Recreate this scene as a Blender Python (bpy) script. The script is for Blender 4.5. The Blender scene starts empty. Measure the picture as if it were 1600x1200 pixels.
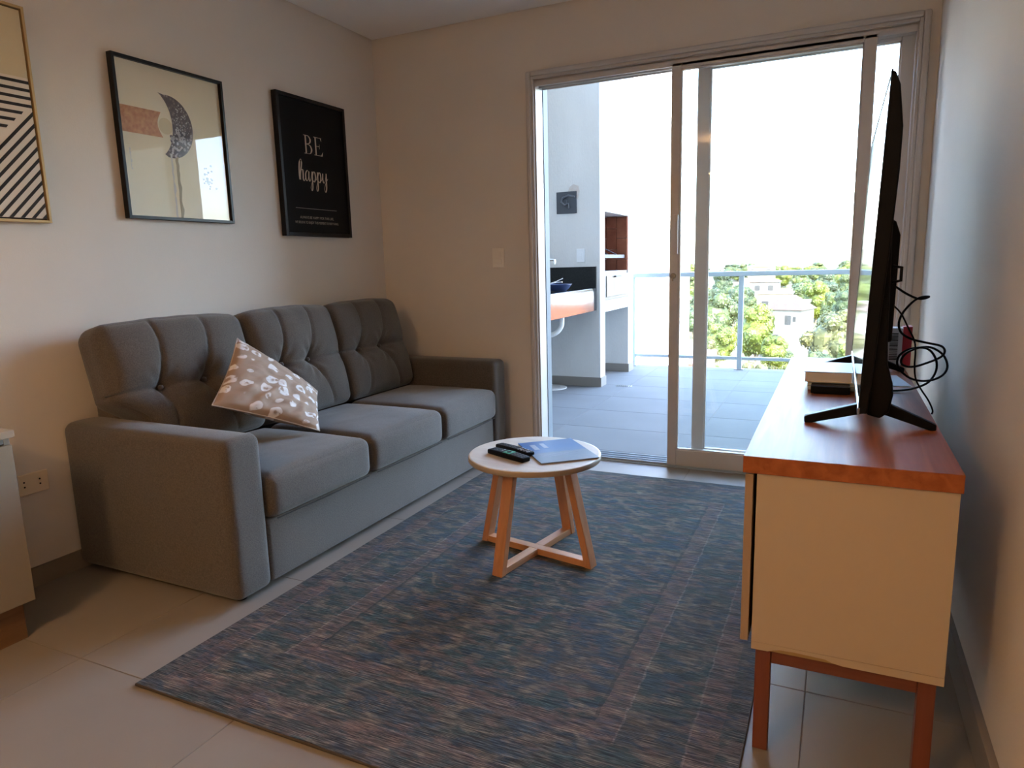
import bpy, bmesh, math, random
from math import sin, cos, pi, radians, exp, sqrt
from mathutils import Vector, Matrix, noise as mnoise

random.seed(7)
SC = bpy.context.scene
COL = SC.collection

# ------------------------------------------------------------------ camera
cam_d = bpy.data.cameras.new('camera'); cam = bpy.data.objects.new('camera', cam_d); COL.objects.link(cam)
cam_d.sensor_width = 36.0; cam_d.lens = 1074.376 * 36 / 1600; cam_d.clip_start = .02; cam_d.clip_end = 2000
rt = Vector((0.90458821, 0.42546602, -0.02643564)); dn = Vector((0.04935413, -0.1661256, -0.98486875))
fw = Vector((-0.42341983, 0.88959595, -0.17127377))
cam.matrix_world = Matrix(((rt.x, -dn.x, -fw.x, 0), (rt.y, -dn.y, -fw.y, 0), (rt.z, -dn.z, -fw.z, 1.2), (0, 0, 0, 1)))
SC.camera = cam

# ------------------------------------------------------------------ world, sun, exposure
SUN_EL, SUN_AZ = radians(48), radians(148)          # azimuth clockwise from +Y: the sun stands behind and right of the camera
W = bpy.data.worlds.new('world'); SC.world = W; W.use_nodes = True
wn = W.node_tree.nodes; wl = W.node_tree.links
sky = wn.new('ShaderNodeTexSky'); sky.sky_type = 'NISHITA'; sky.sun_disc = False
sky.sun_elevation = SUN_EL; sky.sun_rotation = SUN_AZ; sky.air_density = 1.0; sky.dust_density = 3.0; sky.ozone_density = 1.0
wn['Background'].inputs[1].default_value = 1.0
wl.new(sky.outputs[0], wn['Background'].inputs[0])
sun_d = bpy.data.lights.new('sun', 'SUN'); sun_d.energy = 3.2; sun_d.angle = radians(.6); sun_d.color = (1, .95, .84)
sun = bpy.data.objects.new('sun', sun_d); COL.objects.link(sun)
sdir = Vector((sin(SUN_AZ) * cos(SUN_EL), cos(SUN_AZ) * cos(SUN_EL), sin(SUN_EL)))
sun.rotation_euler = sdir.to_track_quat('Z', 'Y').to_euler(); sun.location = (6, -8, 20)
vs = SC.view_settings; vs.view_transform = 'Standard'; vs.look = 'None'; vs.gamma = 1; vs.use_curve_mapping = False
vs.exposure = 2.62
SC.cycles.max_bounces = 12; SC.cycles.diffuse_bounces = 6; SC.cycles.glossy_bounces = 5; SC.cycles.transparent_max_bounces = 16
SC.cycles.use_denoising = True; SC.cycles.sample_clamp_indirect = 6
WARM_POWER = 4.2

# ------------------------------------------------------------------ material helpers
MATS = {}
def nodes_of(m): return m.node_tree.nodes, m.node_tree.links
def mat(name, col, rough=.5, metal=0, var=0, vscale=6, bump=0, bscale=40, stretch=(1, 1, 1), spec=.5, col2=None, detail=3, coat=0):
    if name in MATS: return MATS[name]
    m = bpy.data.materials.new(name); m.use_nodes = True; N, L = nodes_of(m); b = N['Principled BSDF']
    b.inputs['Base Color'].default_value = (*col, 1); b.inputs['Roughness'].default_value = rough
    b.inputs['Metallic'].default_value = metal; b.inputs['Specular IOR Level'].default_value = spec
    if coat: b.inputs['Coat Weight'].default_value = coat; b.inputs['Coat Roughness'].default_value = .08
    tc = N.new('ShaderNodeTexCoord'); mp = N.new('ShaderNodeMapping'); L.new(tc.outputs['Object'], mp.inputs[0]); mp.inputs['Scale'].default_value = stretch
    if var or col2:
        n = N.new('ShaderNodeTexNoise'); n.inputs['Scale'].default_value = vscale; n.inputs['Detail'].default_value = detail
        L.new(mp.outputs[0], n.inputs['Vector'])
        r = N.new('ShaderNodeValToRGB'); L.new(n.outputs['Fac'], r.inputs[0])
        c2 = col2 or tuple(max(0, c * (1 - var)) for c in col); c1 = col if col2 else tuple(min(1, c * (1 + var)) for c in col)
        r.color_ramp.elements[0].position = .3; r.color_ramp.elements[1].position = .7
        r.color_ramp.elements[0].color = (*c2, 1); r.color_ramp.elements[1].color = (*c1, 1)
        L.new(r.outputs[0], b.inputs['Base Color'])
    if bump:
        n2 = N.new('ShaderNodeTexNoise'); n2.inputs['Scale'].default_value = bscale; n2.inputs['Detail'].default_value = 4
        L.new(mp.outputs[0], n2.inputs['Vector'])
        bp = N.new('ShaderNodeBump'); bp.inputs['Strength'].default_value = bump; bp.inputs['Distance'].default_value = .004
        L.new(n2.outputs['Fac'], bp.inputs['Height']); L.new(bp.outputs[0], b.inputs['Normal'])
    MATS[name] = m; return m

def glass_mat(name, tint=(1, 1, 1), ior=1.5, extra=0.0):
    m = bpy.data.materials.new(name); m.use_nodes = True; N, L = nodes_of(m); N.remove(N['Principled BSDF'])
    t = N.new('ShaderNodeBsdfTransparent'); t.inputs[0].default_value = (*tint, 1)
    g = N.new('ShaderNodeBsdfGlossy'); g.inputs['Roughness'].default_value = .01
    f = N.new('ShaderNodeFresnel'); f.inputs[0].default_value = ior
    mx = N.new('ShaderNodeMixShader'); ge = N.new('ShaderNodeNewGeometry'); iv = N.new('ShaderNodeMath'); iv.operation = 'SUBTRACT'; iv.inputs[0].default_value = 1; L.new(ge.outputs['Backfacing'], iv.inputs[1]); mu = N.new('ShaderNodeMath'); mu.operation = 'MULTIPLY'; L.new(f.outputs[0], mu.inputs[0]); L.new(iv.outputs[0], mu.inputs[1])
    L.new(mu.outputs[0], mx.inputs[0]); L.new(t.outputs[0], mx.inputs[1]); L.new(g.outputs[0], mx.inputs[2])
    L.new(mx.outputs[0], N['Material Output'].inputs[0]); MATS[name] = m; return m

def wood_mat(name, c1, c2, rough=.35, axis='Y', scale=1.0, bump=.15):
    m = bpy.data.materials.new(name); m.use_nodes = True; N, L = nodes_of(m); b = N['Principled BSDF']; b.inputs['Roughness'].default_value = rough
    tc = N.new('ShaderNodeTexCoord'); mp = N.new('ShaderNodeMapping'); L.new(tc.outputs['Object'], mp.inputs[0])
    s = {'X': (1.2, 22, 22), 'Y': (22, 1.2, 22), 'Z': (22, 22, 1.2)}[axis]; mp.inputs['Scale'].default_value = tuple(v * scale for v in s)
    n = N.new('ShaderNodeTexNoise'); n.inputs['Scale'].default_value = 1.6; n.inputs['Detail'].default_value = 6; n.inputs['Distortion'].default_value = .6
    L.new(mp.outputs[0], n.inputs['Vector'])
    r = N.new('ShaderNodeValToRGB'); r.color_ramp.elements[0].position = .32; r.color_ramp.elements[1].position = .68
    r.color_ramp.elements[0].color = (*c2, 1); r.color_ramp.elements[1].color = (*c1, 1)
    L.new(n.outputs['Fac'], r.inputs[0]); L.new(r.outputs[0], b.inputs['Base Color'])
    bp = N.new('ShaderNodeBump'); bp.inputs['Strength'].default_value = bump; bp.inputs['Distance'].default_value = .002
    L.new(n.outputs['Fac'], bp.inputs['Height']); L.new(bp.outputs[0], b.inputs['Normal'])
    MATS[name] = m; return m

# ------------------------------------------------------------------ mesh helpers
class MB:
    def __init__(s): s.v = []; s.f = []; s.sm = []
    def add(s, vs, fs, smooth=False):
        o = len(s.v); s.v += [tuple(p) for p in vs]
        for f in fs: s.f.append([i + o for i in f]); s.sm.append(smooth)
        return s
    def box(s, x0, x1, y0, y1, z0, z1):
        p = [(x, y, z) for z in (z0, z1) for y in (y0, y1) for x in (x0, x1)]
        return s.add(p, [(0, 2, 3, 1), (4, 5, 7, 6), (0, 1, 5, 4), (2, 6, 7, 3), (0, 4, 6, 2), (1, 3, 7, 5)])
    def prism(s, poly, axis, a, b):
        # poly: 2-D outline; axis is the extrusion axis
        def P(u, v, w): return {'x': (w, u, v), 'y': (u, w, v), 'z': (u, v, w)}[axis]
        n = len(poly); p = [P(u, v, a) for u, v in poly] + [P(u, v, b) for u, v in poly]
        return s.add(p, [tuple(range(n))[::-1], tuple(range(n, 2 * n))] + [(i, (i + 1) % n, n + (i + 1) % n, n + i) for i in range(n)])
    def bar(s, a, b, w, h, up=(0, 0, 1)):
        a = Vector(a); b = Vector(b); d = (b - a).normalized(); u = Vector(up)
        sd = d.cross(u).normalized() * (w / 2); uu = sd.cross(d).normalized() * (h / 2)
        p = [q + i * sd + j * uu for q in (a, b) for (i, j) in ((-1, -1), (1, -1), (1, 1), (-1, 1))]
        return s.add(p, [(0, 1, 2, 3), (7, 6, 5, 4), (0, 4, 5, 1), (1, 5, 6, 2), (2, 6, 7, 3), (3, 7, 4, 0)])
    def tube(s, pts, r, n=10, cap=True):
        pts = [Vector(p) for p in pts]; rs = r if isinstance(r, (list, tuple)) else [r] * len(pts)
        vs = []; prev = None
        for i, p in enumerate(pts):
            t = (pts[min(i + 1, len(pts) - 1)] - pts[max(i - 1, 0)]).normalized()
            if prev is None:
                u = t.orthogonal().normalized()
            else:
                u = (prev - t * prev.dot(t))
                u = u.normalized() if u.length > 1e-6 else t.orthogonal().normalized()
            prev = u; w = t.cross(u)
            vs += [p + (u * cos(2 * pi * k / n) + w * sin(2 * pi * k / n)) * rs[i] for k in range(n)]
        fs = [(i * n + k, i * n + (k + 1) % n, (i + 1) * n + (k + 1) % n, (i + 1) * n + k) for i in range(len(pts) - 1) for k in range(n)]
        s.add(vs, fs, True)
        if cap: s.add(vs[:n], [tuple(range(n))[::-1]]); s.add(vs[-n:], [tuple(range(n))])
        return s
    def lathe(s, prof, c=(0, 0, 0), n=48, axis='z', smooth=True):
        vs = []
        for r, h in prof:
            for k in range(n):
                a = 2 * pi * k / n; x, y = r * cos(a), r * sin(a)
                q = {'z': (x, y, h), 'x': (h, x, y), 'y': (x, h, y)}[axis]
                vs.append((q[0] + c[0], q[1] + c[1], q[2] + c[2]))
        fs = [(i * n + k, i * n + (k + 1) % n, (i + 1) * n + (k + 1) % n, (i + 1) * n + k) for i in range(len(prof) - 1) for k in range(n)]
        s.add(vs, fs, smooth)
        s.add(vs[:n], [tuple(range(n))[::-1]]); s.add(vs[-n:], [tuple(range(n))]); return s
    def soft(s, hx, hy, hz, r, nx=16, ny=16, nz=8, fn=None, M=None):
        # rounded box as a fine surface grid, deformed by fn(point, unit coordinates), placed by M
        def axis_pts(h, n):
            e = [-h + r * (1 - cos(t * pi / 2 / 4)) for t in range(4)]
            mid = [-h + r + (2 * h - 2 * r) * i / n for i in range(n + 1)]
            return e + mid + [-q for q in e[::-1]]
        X, Y, Z = axis_pts(hx, nx), axis_pts(hy, ny), axis_pts(hz, nz); H = (hx, hy, hz)
        idx = {}; vs = []; fs = []
        def V(i, j, k):
            if (i, j, k) in idx: return idx[i, j, k]
            p = Vector((X[i], Y[j], Z[k])); q = Vector([max(-(h - r), min(h - r, c)) for c, h in zip(p, H)])
            d = p - q
            if d.length > 1e-9: p2 = q + d.normalized() * r
            else: p2 = p
            u = (p.x / hx, p.y / hy, p.z / hz)
            if fn: p2 = Vector(fn(p2, u))
            if M: p2 = M @ p2
            idx[i, j, k] = len(vs); vs.append(p2); return idx[i, j, k]
        a, b, c = len(X) - 1, len(Y) - 1, len(Z) - 1
        for i in range(a):
            for j in range(b):
                fs.append((V(i, j, 0), V(i, j + 1, 0), V(i + 1, j + 1, 0), V(i + 1, j, 0)))
                fs.append((V(i, j, c), V(i + 1, j, c), V(i + 1, j + 1, c), V(i, j + 1, c)))
        for i in range(a):
            for k in range(c):
                fs.append((V(i, 0, k), V(i + 1, 0, k), V(i + 1, 0, k + 1), V(i, 0, k + 1)))
                fs.append((V(i, b, k), V(i, b, k + 1), V(i + 1, b, k + 1), V(i + 1, b, k)))
        for j in range(b):
            for k in range(c):
                fs.append((V(0, j, k), V(0, j, k + 1), V(0, j + 1, k + 1), V(0, j + 1, k)))
                fs.append((V(a, j, k), V(a, j + 1, k), V(a, j + 1, k + 1), V(a, j, k + 1)))
        return s.add(vs, fs, True)
    def mesh(s, name):
        me = bpy.data.meshes.new(name); me.from_pydata(s.v, [], s.f)
        me.polygons.foreach_set('use_smooth', s.sm); me.validate(); me.update(); return me
    def build(s, name, m=None, parent=None, bevel=0, seg=2, loc=None):
        o = bpy.data.objects.new(name, s.mesh(name)); COL.objects.link(o)
        if m: o.data.materials.append(m)
        if parent: o.parent = parent
        if loc: o.location = loc
        if bevel:
            md = o.modifiers.new('bevel', 'BEVEL'); md.width = bevel; md.segments = seg; md.limit_method = 'ANGLE'; md.angle_limit = radians(40)
        return o

def tag(o, label, cat, group=None, kind=None):
    o['label'] = label; o['category'] = cat
    if group: o['group'] = group
    if kind: o['kind'] = kind
    return o
def thing(name, label, cat, loc=(0, 0, 0), rz=0, group=None):
    o = bpy.data.objects.new(name, None); COL.objects.link(o); o.empty_display_size = .1
    o.location = loc; o.rotation_euler = (0, 0, rz); return tag(o, label, cat, group)
def struct(o): o['kind'] = 'structure'; return o
def B(*a): return MB().box(*a)
def piece(name, me, parent, loc, m=None):
    o = bpy.data.objects.new(name, me); COL.objects.link(o); o.parent = parent; o.location = loc; return o
def smooth_path(pts, n=6):
    P = [Vector(p) for p in pts]; out = []
    for i in range(len(P) - 1):
        a, b, c, d = P[max(i - 1, 0)], P[i], P[i + 1], P[min(i + 2, len(P) - 1)]
        for k in range(n):
            t = k / n; out.append(.5 * ((2 * b) + (c - a) * t + (2 * a - 5 * b + 4 * c - d) * t * t + (3 * b - a - 3 * c + d) * t ** 3))
    out.append(P[-1]); return out

# ------------------------------------------------------------------ materials
M_wall = mat('wall_paint', (.74, .68, .60), .85, var=.02, vscale=3, bump=.12, bscale=160)
M_ceil = mat('ceiling_paint', (.88, .86, .83), .9, bump=.05, bscale=90)
M_dark = mat('dark_gap', (.02, .02, .02), .9)
M_tile = mat('porcelain_tile', (.26, .225, .19), .48, spec=.2, var=.05, vscale=2.2, bump=.03, bscale=60)
M_grout = mat('grout', (.19, .17, .15), .9)
M_alu = mat('aluminium', (.56, .53, .50), .45, metal=.2, var=.03)
M_alu_out = mat('pale_aluminium', (.36, .43, .48), .55, metal=.1)
M_glass = glass_mat('clear_glass', (.97, .99, .985))
M_pglass = glass_mat('picture_glass', (1, 1, 1), 1.52)
def fabric_mat():
    m = bpy.data.materials.new('sofa_linen'); m.use_nodes = True; N, L = nodes_of(m); b = N['Principled BSDF']
    b.inputs['Roughness'].default_value = .92; b.inputs['Sheen Weight'].default_value = .25; b.inputs['Sheen Roughness'].default_value = .5
    tc = N.new('ShaderNodeTexCoord')
    def nz(sc, stretch):
        mp = N.new('ShaderNodeMapping'); mp.inputs['Scale'].default_value = stretch; L.new(tc.outputs['Object'], mp.inputs[0])
        n = N.new('ShaderNodeTexNoise'); n.inputs['Scale'].default_value = sc; n.inputs['Detail'].default_value = 2; L.new(mp.outputs[0], n.inputs['Vector']); return n
    a = nz(480, (1, .3, 1)); c = nz(480, (.3, 1, .35)); d = nz(5, (1, 1, 1))
    mx = N.new('ShaderNodeMath'); mx.operation = 'ADD'; L.new(a.outputs['Fac'], mx.inputs[0]); L.new(c.outputs['Fac'], mx.inputs[1])
    r = N.new('ShaderNodeValToRGB'); r.color_ramp.elements[0].position = .36; r.color_ramp.elements[1].position = .64
    hf = N.new('ShaderNodeMath'); hf.operation = 'MULTIPLY'; hf.inputs[1].default_value = .5; L.new(mx.outputs[0], hf.inputs[0]); L.new(hf.outputs[0], r.inputs[0])
    r.color_ramp.elements[0].color = (.066, .055, .046, 1); r.color_ramp.elements[1].color = (.128, .106, .087, 1)
    L.new(r.outputs[0], b.inputs['Base Color'])
    ad = N.new('ShaderNodeMath'); ad.operation = 'MULTIPLY_ADD'; ad.inputs[1].default_value = 8; L.new(d.outputs['Fac'], ad.inputs[0]); L.new(mx.outputs[0], ad.inputs[2])
    bp = N.new('ShaderNodeBump'); bp.inputs['Strength'].default_value = .35; bp.inputs['Distance'].default_value = .0016; L.new(ad.outputs[0], bp.inputs['Height']); L.new(bp.outputs[0], b.inputs['Normal'])
    return m
M_sofa = fabric_mat()
M_sofa_dark = mat('sofa_seam', (.045, .04, .036), .95)
M_black = mat('black_plastic', (.005, .0058, .008), .5, spec=.14)
M_blackframe = mat('black_frame', (.007, .007, .009), .35, spec=.3)
M_screen = mat('tv_screen', (.006, .006, .007), .06, spec=.7)
M_cherry = wood_mat('cherry_top', (.42, .135, .05), (.28, .08, .03), .42, 'Y'); M_cherry.node_tree.nodes['Principled BSDF'].inputs['Specular IOR Level'].default_value = .09
M_cherry_leg = wood_mat('cherry_leg', (.20, .058, .034), (.145, .04, .023), .45, 'Z')
M_cream = mat('cream_laminate', (.50, .40, .29), .5, var=.02, vscale=2)
M_oak = wood_mat('table_leg_wood', (.58, .27, .12), (.46, .20, .085), .45, 'Z', .8)
M_tabletop = wood_mat('table_top_veneer', (.78, .68, .57), (.68, .58, .47), .42, 'X', .7, .05)
M_edge = mat('table_edge_band', (.36, .29, .22), .5)
M_white = mat('white_plastic', (.84, .78, .68), .4)
M_gold = mat('gold_frame', (.55, .38, .17), .45, metal=.3)
M_stucco = mat('white_stucco', (.56, .56, .55), .9, bump=.8, bscale=70, stretch=(1, 1, .35), var=.03, vscale=5)
M_stucco_smooth = mat('white_render', (.46, .465, .47), .85, bump=.1, bscale=120)
M_terr = mat('terrace_tile', (.150, .154, .156), .8, spec=.12, var=.06, vscale=1.8, bump=.05, bscale=50)
M_granite = mat('black_granite', (.012, .012, .013), .09, col2=(.045, .045, .045), vscale=180)
M_steel = mat('brushed_steel', (.62, .62, .60), .28, metal=1, bump=.05, bscale=200, stretch=(1, 20, 1))
M_firebrick = mat('fire_brick', (.20, .055, .025), .85, col2=(.28, .10, .05), vscale=9, bump=.2)
M_iron = mat('blackened_iron', (.04, .045, .055), .55)
M_chrome = mat('chrome', (.8, .8, .8), .12, metal=1)
M_brass = mat('dull_brass', (.35, .3, .24), .35, metal=.8)

# ================================================================== STRUCTURE
XL, XR, YB, ZC = -2.808, .365, 3.93, 2.645
YN = -3.6
def tiled(name, x0, x1, y0, y1, ztop, ox, oy, sx, sy, m, gap=.003, thick=.012, under=.08):
    base = struct(B(x0, x1, y0, y1, ztop - under, ztop - .0022).build(name, M_grout))
    cache = {}
    i0 = math.floor((x0 - ox) / sx); i1 = math.ceil((x1 - ox) / sx); j0 = math.floor((y0 - oy) / sy); j1 = math.ceil((y1 - oy) / sy)
    for i in range(i0, i1):
        for j in range(j0, j1):
            a, b = max(x0, ox + i * sx + gap / 2), min(x1, ox + (i + 1) * sx - gap / 2)
            c, d = max(y0, oy + j * sy + gap / 2), min(y1, oy + (j + 1) * sy - gap / 2)
            if b - a < .01 or d - c < .01: continue
            k = (round(b - a, 4), round(d - c, 4))
            if k not in cache:
                mb = MB(); w, h = k[0] / 2, k[1] / 2; e = .0012
                mb.add([(-w, -h, -.006), (w, -h, -.006), (w, h, -.006), (-w, h, -.006), (-w, -h, -e), (w, -h, -e), (w, h, -e), (-w, h, -e),
                        (-w + e, -h + e, 0), (w - e, -h + e, 0), (w - e, h - e, 0), (-w + e, h - e, 0)],
                       [(0, 1, 5, 4), (1, 2, 6, 5), (2, 3, 7, 6), (3, 0, 4, 7), (4, 5, 9, 8), (5, 6, 10, 9), (6, 7, 11, 10), (7, 4, 8, 11), (8, 9, 10, 11)])
                cache[k] = mb.mesh('tile'); cache[k].materials.append(m)
            piece('tile', cache[k], base, ((a + b) / 2, (c + d) / 2, ztop))
    return base
tiled('floor', XL, XR, YN, YB, 0, -.03, 1.92, .70, .70, M_tile, gap=.0025)
struct(B(XL + .012, XR - .012, YN, YB - .012, ZC, ZC + .03).build('ceiling', M_ceil))
struct(B(XL - .14, XR + .14, YN - .14, YB + .18, ZC + .042, ZC + .2).build('gap_shade_1', M_dark))  # near-black slab: its colour paints the shadow line around the ceiling
struct(B(XL - .14, XL, YN, YB + .0, -.08, ZC + .04).build('wall_left', M_wall))
struct(B(XR, XR + .14, YN, YB + .0, -.08, ZC + .04).build('wall_right', M_wall))
struct(B(XL - .14, XR + .14, YN - .14, YN, -.08, ZC + .04).build('wall_front', M_wall))
OX0, OX1, OZ = -1.69, .30, 2.28      # door opening
w = MB(); w.box(XL - .14, OX0, YB, YB + .18, -.08, ZC + .04); w.box(OX1, XR + .14, YB, YB + .18, -.08, ZC + .04); w.box(OX0, OX1, YB, YB + .18, OZ, ZC + .04)
struct(w.build('wall_back', M_wall))
bh = .078
struct(B(XL, XL + .012, YN, YB, 0, bh).build('baseboard_left', M_tile, bevel=.001))
struct(B(XR - .018, XR, YN, YB, 0, .10).build('baseboard_right', M_tile, bevel=.001))
struct(B(XL + .012, OX0 - .03, YB - .012, YB, 0, bh).build('baseboard_back', M_tile, bevel=.001))
# the block of flats around the room: storeys above, below and to both sides
f = MB(); f.box(-7, 9, -6, 4.11, ZC + .2, 11); f.box(.505, 9, -6, 4.11, -15, ZC + .2); f.box(-7, XL - .14, -6, 4.11, -15, ZC + .2)
f.box(XL - .14, .505, -6, 4.11, -15, -.5)
f.box(-4.5, 6, 4.11, 7.9, 5.3, 5.55)   # unseen slab added overhead to shade the terrace
struct(f.build('wall_facade', M_stucco_smooth))

# ---- sliding door (setting) : casing, tracks, two leaves stacked to the right
yc = 3.908
dr = bpy.data.objects.new('door_1', None); COL.objects.link(dr); dr['kind'] = 'structure'; dr.location = ((OX0 + OX1) / 2, yc, 0)
def dbuild(mb, name, m, parent=dr, bevel=.0):
    o = mb.build(name, m, parent, bevel=bevel)
    if parent is dr: o.location = -Vector(dr.location)
    return o
cs = MB()
cx0, cx1, cz = -1.722, .325, 2.306
def casing(x0, x1, z1, wd, ya, yb):
    mb = MB(); n = 0
    mb.box(x0, x0 + wd, ya, yb, 0, z1); mb.box(x1 - wd, x1, ya, yb, 0, z1); mb.box(x0 + wd, x1 - wd, ya, yb, z1 - wd, z1); return mb
dbuild(casing(cx0, cx1, cz, .030, 3.902, 3.93), 'casing', M_alu, bevel=.009)
dbuild(casing(cx0 + .030, cx1 - .030, cz - .030, .016, 3.912, 4.10), 'door_frame', M_alu, bevel=.003)
dbuild(casing(cx0 + .044, cx1 - .044, cz - .044, .012, 3.925, 4.10), 'frame_lip', M_alu, bevel=.002)
tr = MB(); tr.box(cx0 + .03, cx1 - .03, 3.915, 4.10, -.03, .006)
for y in (3.93, 3.972, 4.014, 4.056): tr.box(cx0 + .046, cx1 - .046, y, y + .006, .006, .02)
dbuild(tr, 'floor_track', M_alu_out, bevel=.001)
hd = MB()
for y in (3.925, 3.978, 4.03): hd.box(cx0 + .05, cx1 - .05, y, y + .005, cz - .085, cz - .05)
dbuild(hd, 'head_track', M_alu)
jb = MB(); jb.box(cx0 + .0465, cx0 + .060, 4.03, 4.10, .006, cz - .05)
dbuild(jb, 'jamb_lining', mat('jamb_lining', (.20, .235, .26), .6), bevel=.002)
def leaf(x0, x1, y0, y1, wl_, wr, z0, zb, zt, z1, m):
    mb = MB(); mb.box(x0, x0 + wl_, y0, y1, z0, z1); mb.box(x1 - wr, x1, y0, y1, z0, z1)
    mb.box(x0 + wl_, x1 - wr, y0, y1, z0, zb); mb.box(x0 + wl_, x1 - wr, y0, y1, zt, z1)
    o = dbuild(mb, 'door_leaf', m, bevel=.004); g = MB(); ym = (y0 + y1) / 2
    g.box(x0 + wl_ - .008, x1 - wr + .008, ym - .003, ym + .003, zb - .008, zt + .008); g.build('pane', M_glass, o)
    bd = MB(); e = .007
    for yy in (y0 + .006, y1 - .012):
        bd.box(x0 + wl_, x0 + wl_ + e, yy, yy + .006, zb, zt); bd.box(x1 - wr - e, x1 - wr, yy, yy + .006, zb, zt)
        bd.box(x0 + wl_, x1 - wr, yy, yy + .006, zb, zb + e); bd.box(x0 + wl_, x1 - wr, yy, yy + .006, zt - e, zt)
    bd.build('glazing_bead', M_alu, o); return o
lA = leaf(-.870, .108, 3.925, 3.958, .052, .056, .012, .108, 2.205, 2.238, M_alu); lA['label'] = 'inner sliding leaf with handle'
lB = leaf(-.742, .2785, 3.985, 4.018, .068, .065, .012, .108, 2.205, 2.238, M_alu); lB['label'] = 'outer sliding leaf'
h = MB(); h.box(-.862, -.832, 3.918, 3.925, 1.232, 1.447); h.box(-.832, -.822, 3.896, 3.925, 1.232, 1.262); h.box(-.832, -.822, 3.896, 3.925, 1.417, 1.447)
h.box(-.836, -.818, 3.888, 3.898, 1.232, 1.447); h.build('pull_handle', M_alu, lA, bevel=.002)
h = MB(); h.lathe([(.012, 0), (.016, .002), (.016, .010), (.011, .014)], (-.846, 3.911, 1.112), 20, 'y'); h.box(-.848, -.844, 3.895, 3.913, 1.085, 1.115); h.build('lock_cylinder', M_brass, lA)

# ---- switch on the back wall, double socket on the left wall
t = thing('light_switch', 'white two-key light switch plate on the back wall beside the sliding door', 'switch', (-1.9385, YB, 1.182))
B(-.041, .041, -.009, 0, 0, .121).build('cover_plate', M_white, t, bevel=.003)
for z0 in (.022, .068):
    B(-.022, .022, -.014, -.008, z0, z0 + .032).build('switch_key', M_white, t, bevel=.002)
t = thing('wall_socket', 'double power socket on the left wall low beside the grey sofa', 'socket', (XL, 1.527, .37))
B(0, .009, -.055, .055, 0, .083).build('cover_plate', mat('aged_plastic', (.86, .72, .52), .45), t, bevel=.003)
for yy in (-.036, .022):
    mb = MB()
    for zz in (.033, .052): mb.lathe([(.0035, .0085), (.0035, .0098)], (0, yy, zz), 10, 'x')
    mb.build('socket_hole', M_dark, t)

# ================================================================== SOFA
sofa = thing('sofa', 'grey linen three-seat sofa with tufted back cushions against the left wall', 'sofa', (-2.35, 2.755, 0), radians(-.5))
SX0, SX1 = -.445, .465          # back / front in the sofa's own x
Y0, Y1 = -1.10, 1.105
def arm(y0, y1):
    def fn(p, u):
        # a slightly crowned, softly padded arm
        x, y, z = p
        z += .008 * (1 - u[1] ** 2) * (1 if u[2] > .9 else 0)
        y += (1 if u[1] > 0 else -1) * .006 * max(0, (1 - u[0] ** 2)) * (1 - abs(u[2])) * (1 if abs(u[1]) > .99 else 0)
        return (x, y, z)
    hx = (SX1 - SX0) / 2; return MB().soft(hx, (y1 - y0) / 2, .2975, .032, 20, 6, 12, fn, Matrix.Translation(((SX0 + SX1) / 2, (y0 + y1) / 2, .3175)))
arm(Y0, Y0 + .172).build('armrest', M_sofa, sofa)
arm(Y1 - .160, Y1).build('armrest', M_sofa, sofa)
ya, yb = Y0 + .172, Y1 - .160
MB().soft(.43, (yb - ya) / 2, .125, .02, 12, 24, 4, None, Matrix.Translation((.022, (ya + yb) / 2, .148))).build('base', M_sofa, sofa)
MB().soft(.075, (yb - ya) / 2 + .03, .38, .03, 4, 24, 10, None, Matrix.Translation((-.365, (ya + yb) / 2, .44))).build('back_frame', M_sofa, sofa)
for fx in (-.38, .40):
    for fy in (-1.03, 1.03): MB().lathe([(.02, 0), (.024, .024)], (fx, fy, 0), 16).build('foot', M_black, sofa)
# seat cushions
cw = (yb - ya) / 3
def seat_cushion(k):
    yc_ = ya + cw * (k + .5); hx, hy, hz = .325, cw / 2 - .002, .088
    def fn(p, u):
        x, y, z = p
        cr = (1 - u[0] ** 4) * (1 - u[1] ** 4)
        if u[2] > 0: z += (.016 * cr) * u[2]
        if u[0] > .5: x += .010 * (1 - u[1] ** 2) * (1 - u[2] ** 2)
        n = mnoise.noise(Vector((x * 7 + k * 5, y * 4, 0))) + .5 * mnoise.noise(Vector((x * 22, y * 7 + k * 3, 3)))
        if u[2] > .9: z += .0035 * n * cr
        if u[1] > .98 or u[1] < -.98: y += -.004 * u[1] * cos(u[2] * 2)
        return (x, y, z)
    o = MB().soft(hx, hy, hz, .042, 30, 28, 6, fn, Matrix.Translation((.482 - hx, yc_, .362))).build('seat_cushion', M_sofa, sofa)
    # welt along the top and bottom edge of the front
    w_ = MB()
    for zz in (.004 + .274,):
        w_.tube([(.478, yc_ - hy + .03, zz), (.482, yc_, zz - .002), (.478, yc_ + hy - .03, zz)], .0025, 6)
    w_.build('seam', M_sofa_dark, o)
for k in range(3): seat_cushion(k)
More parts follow.
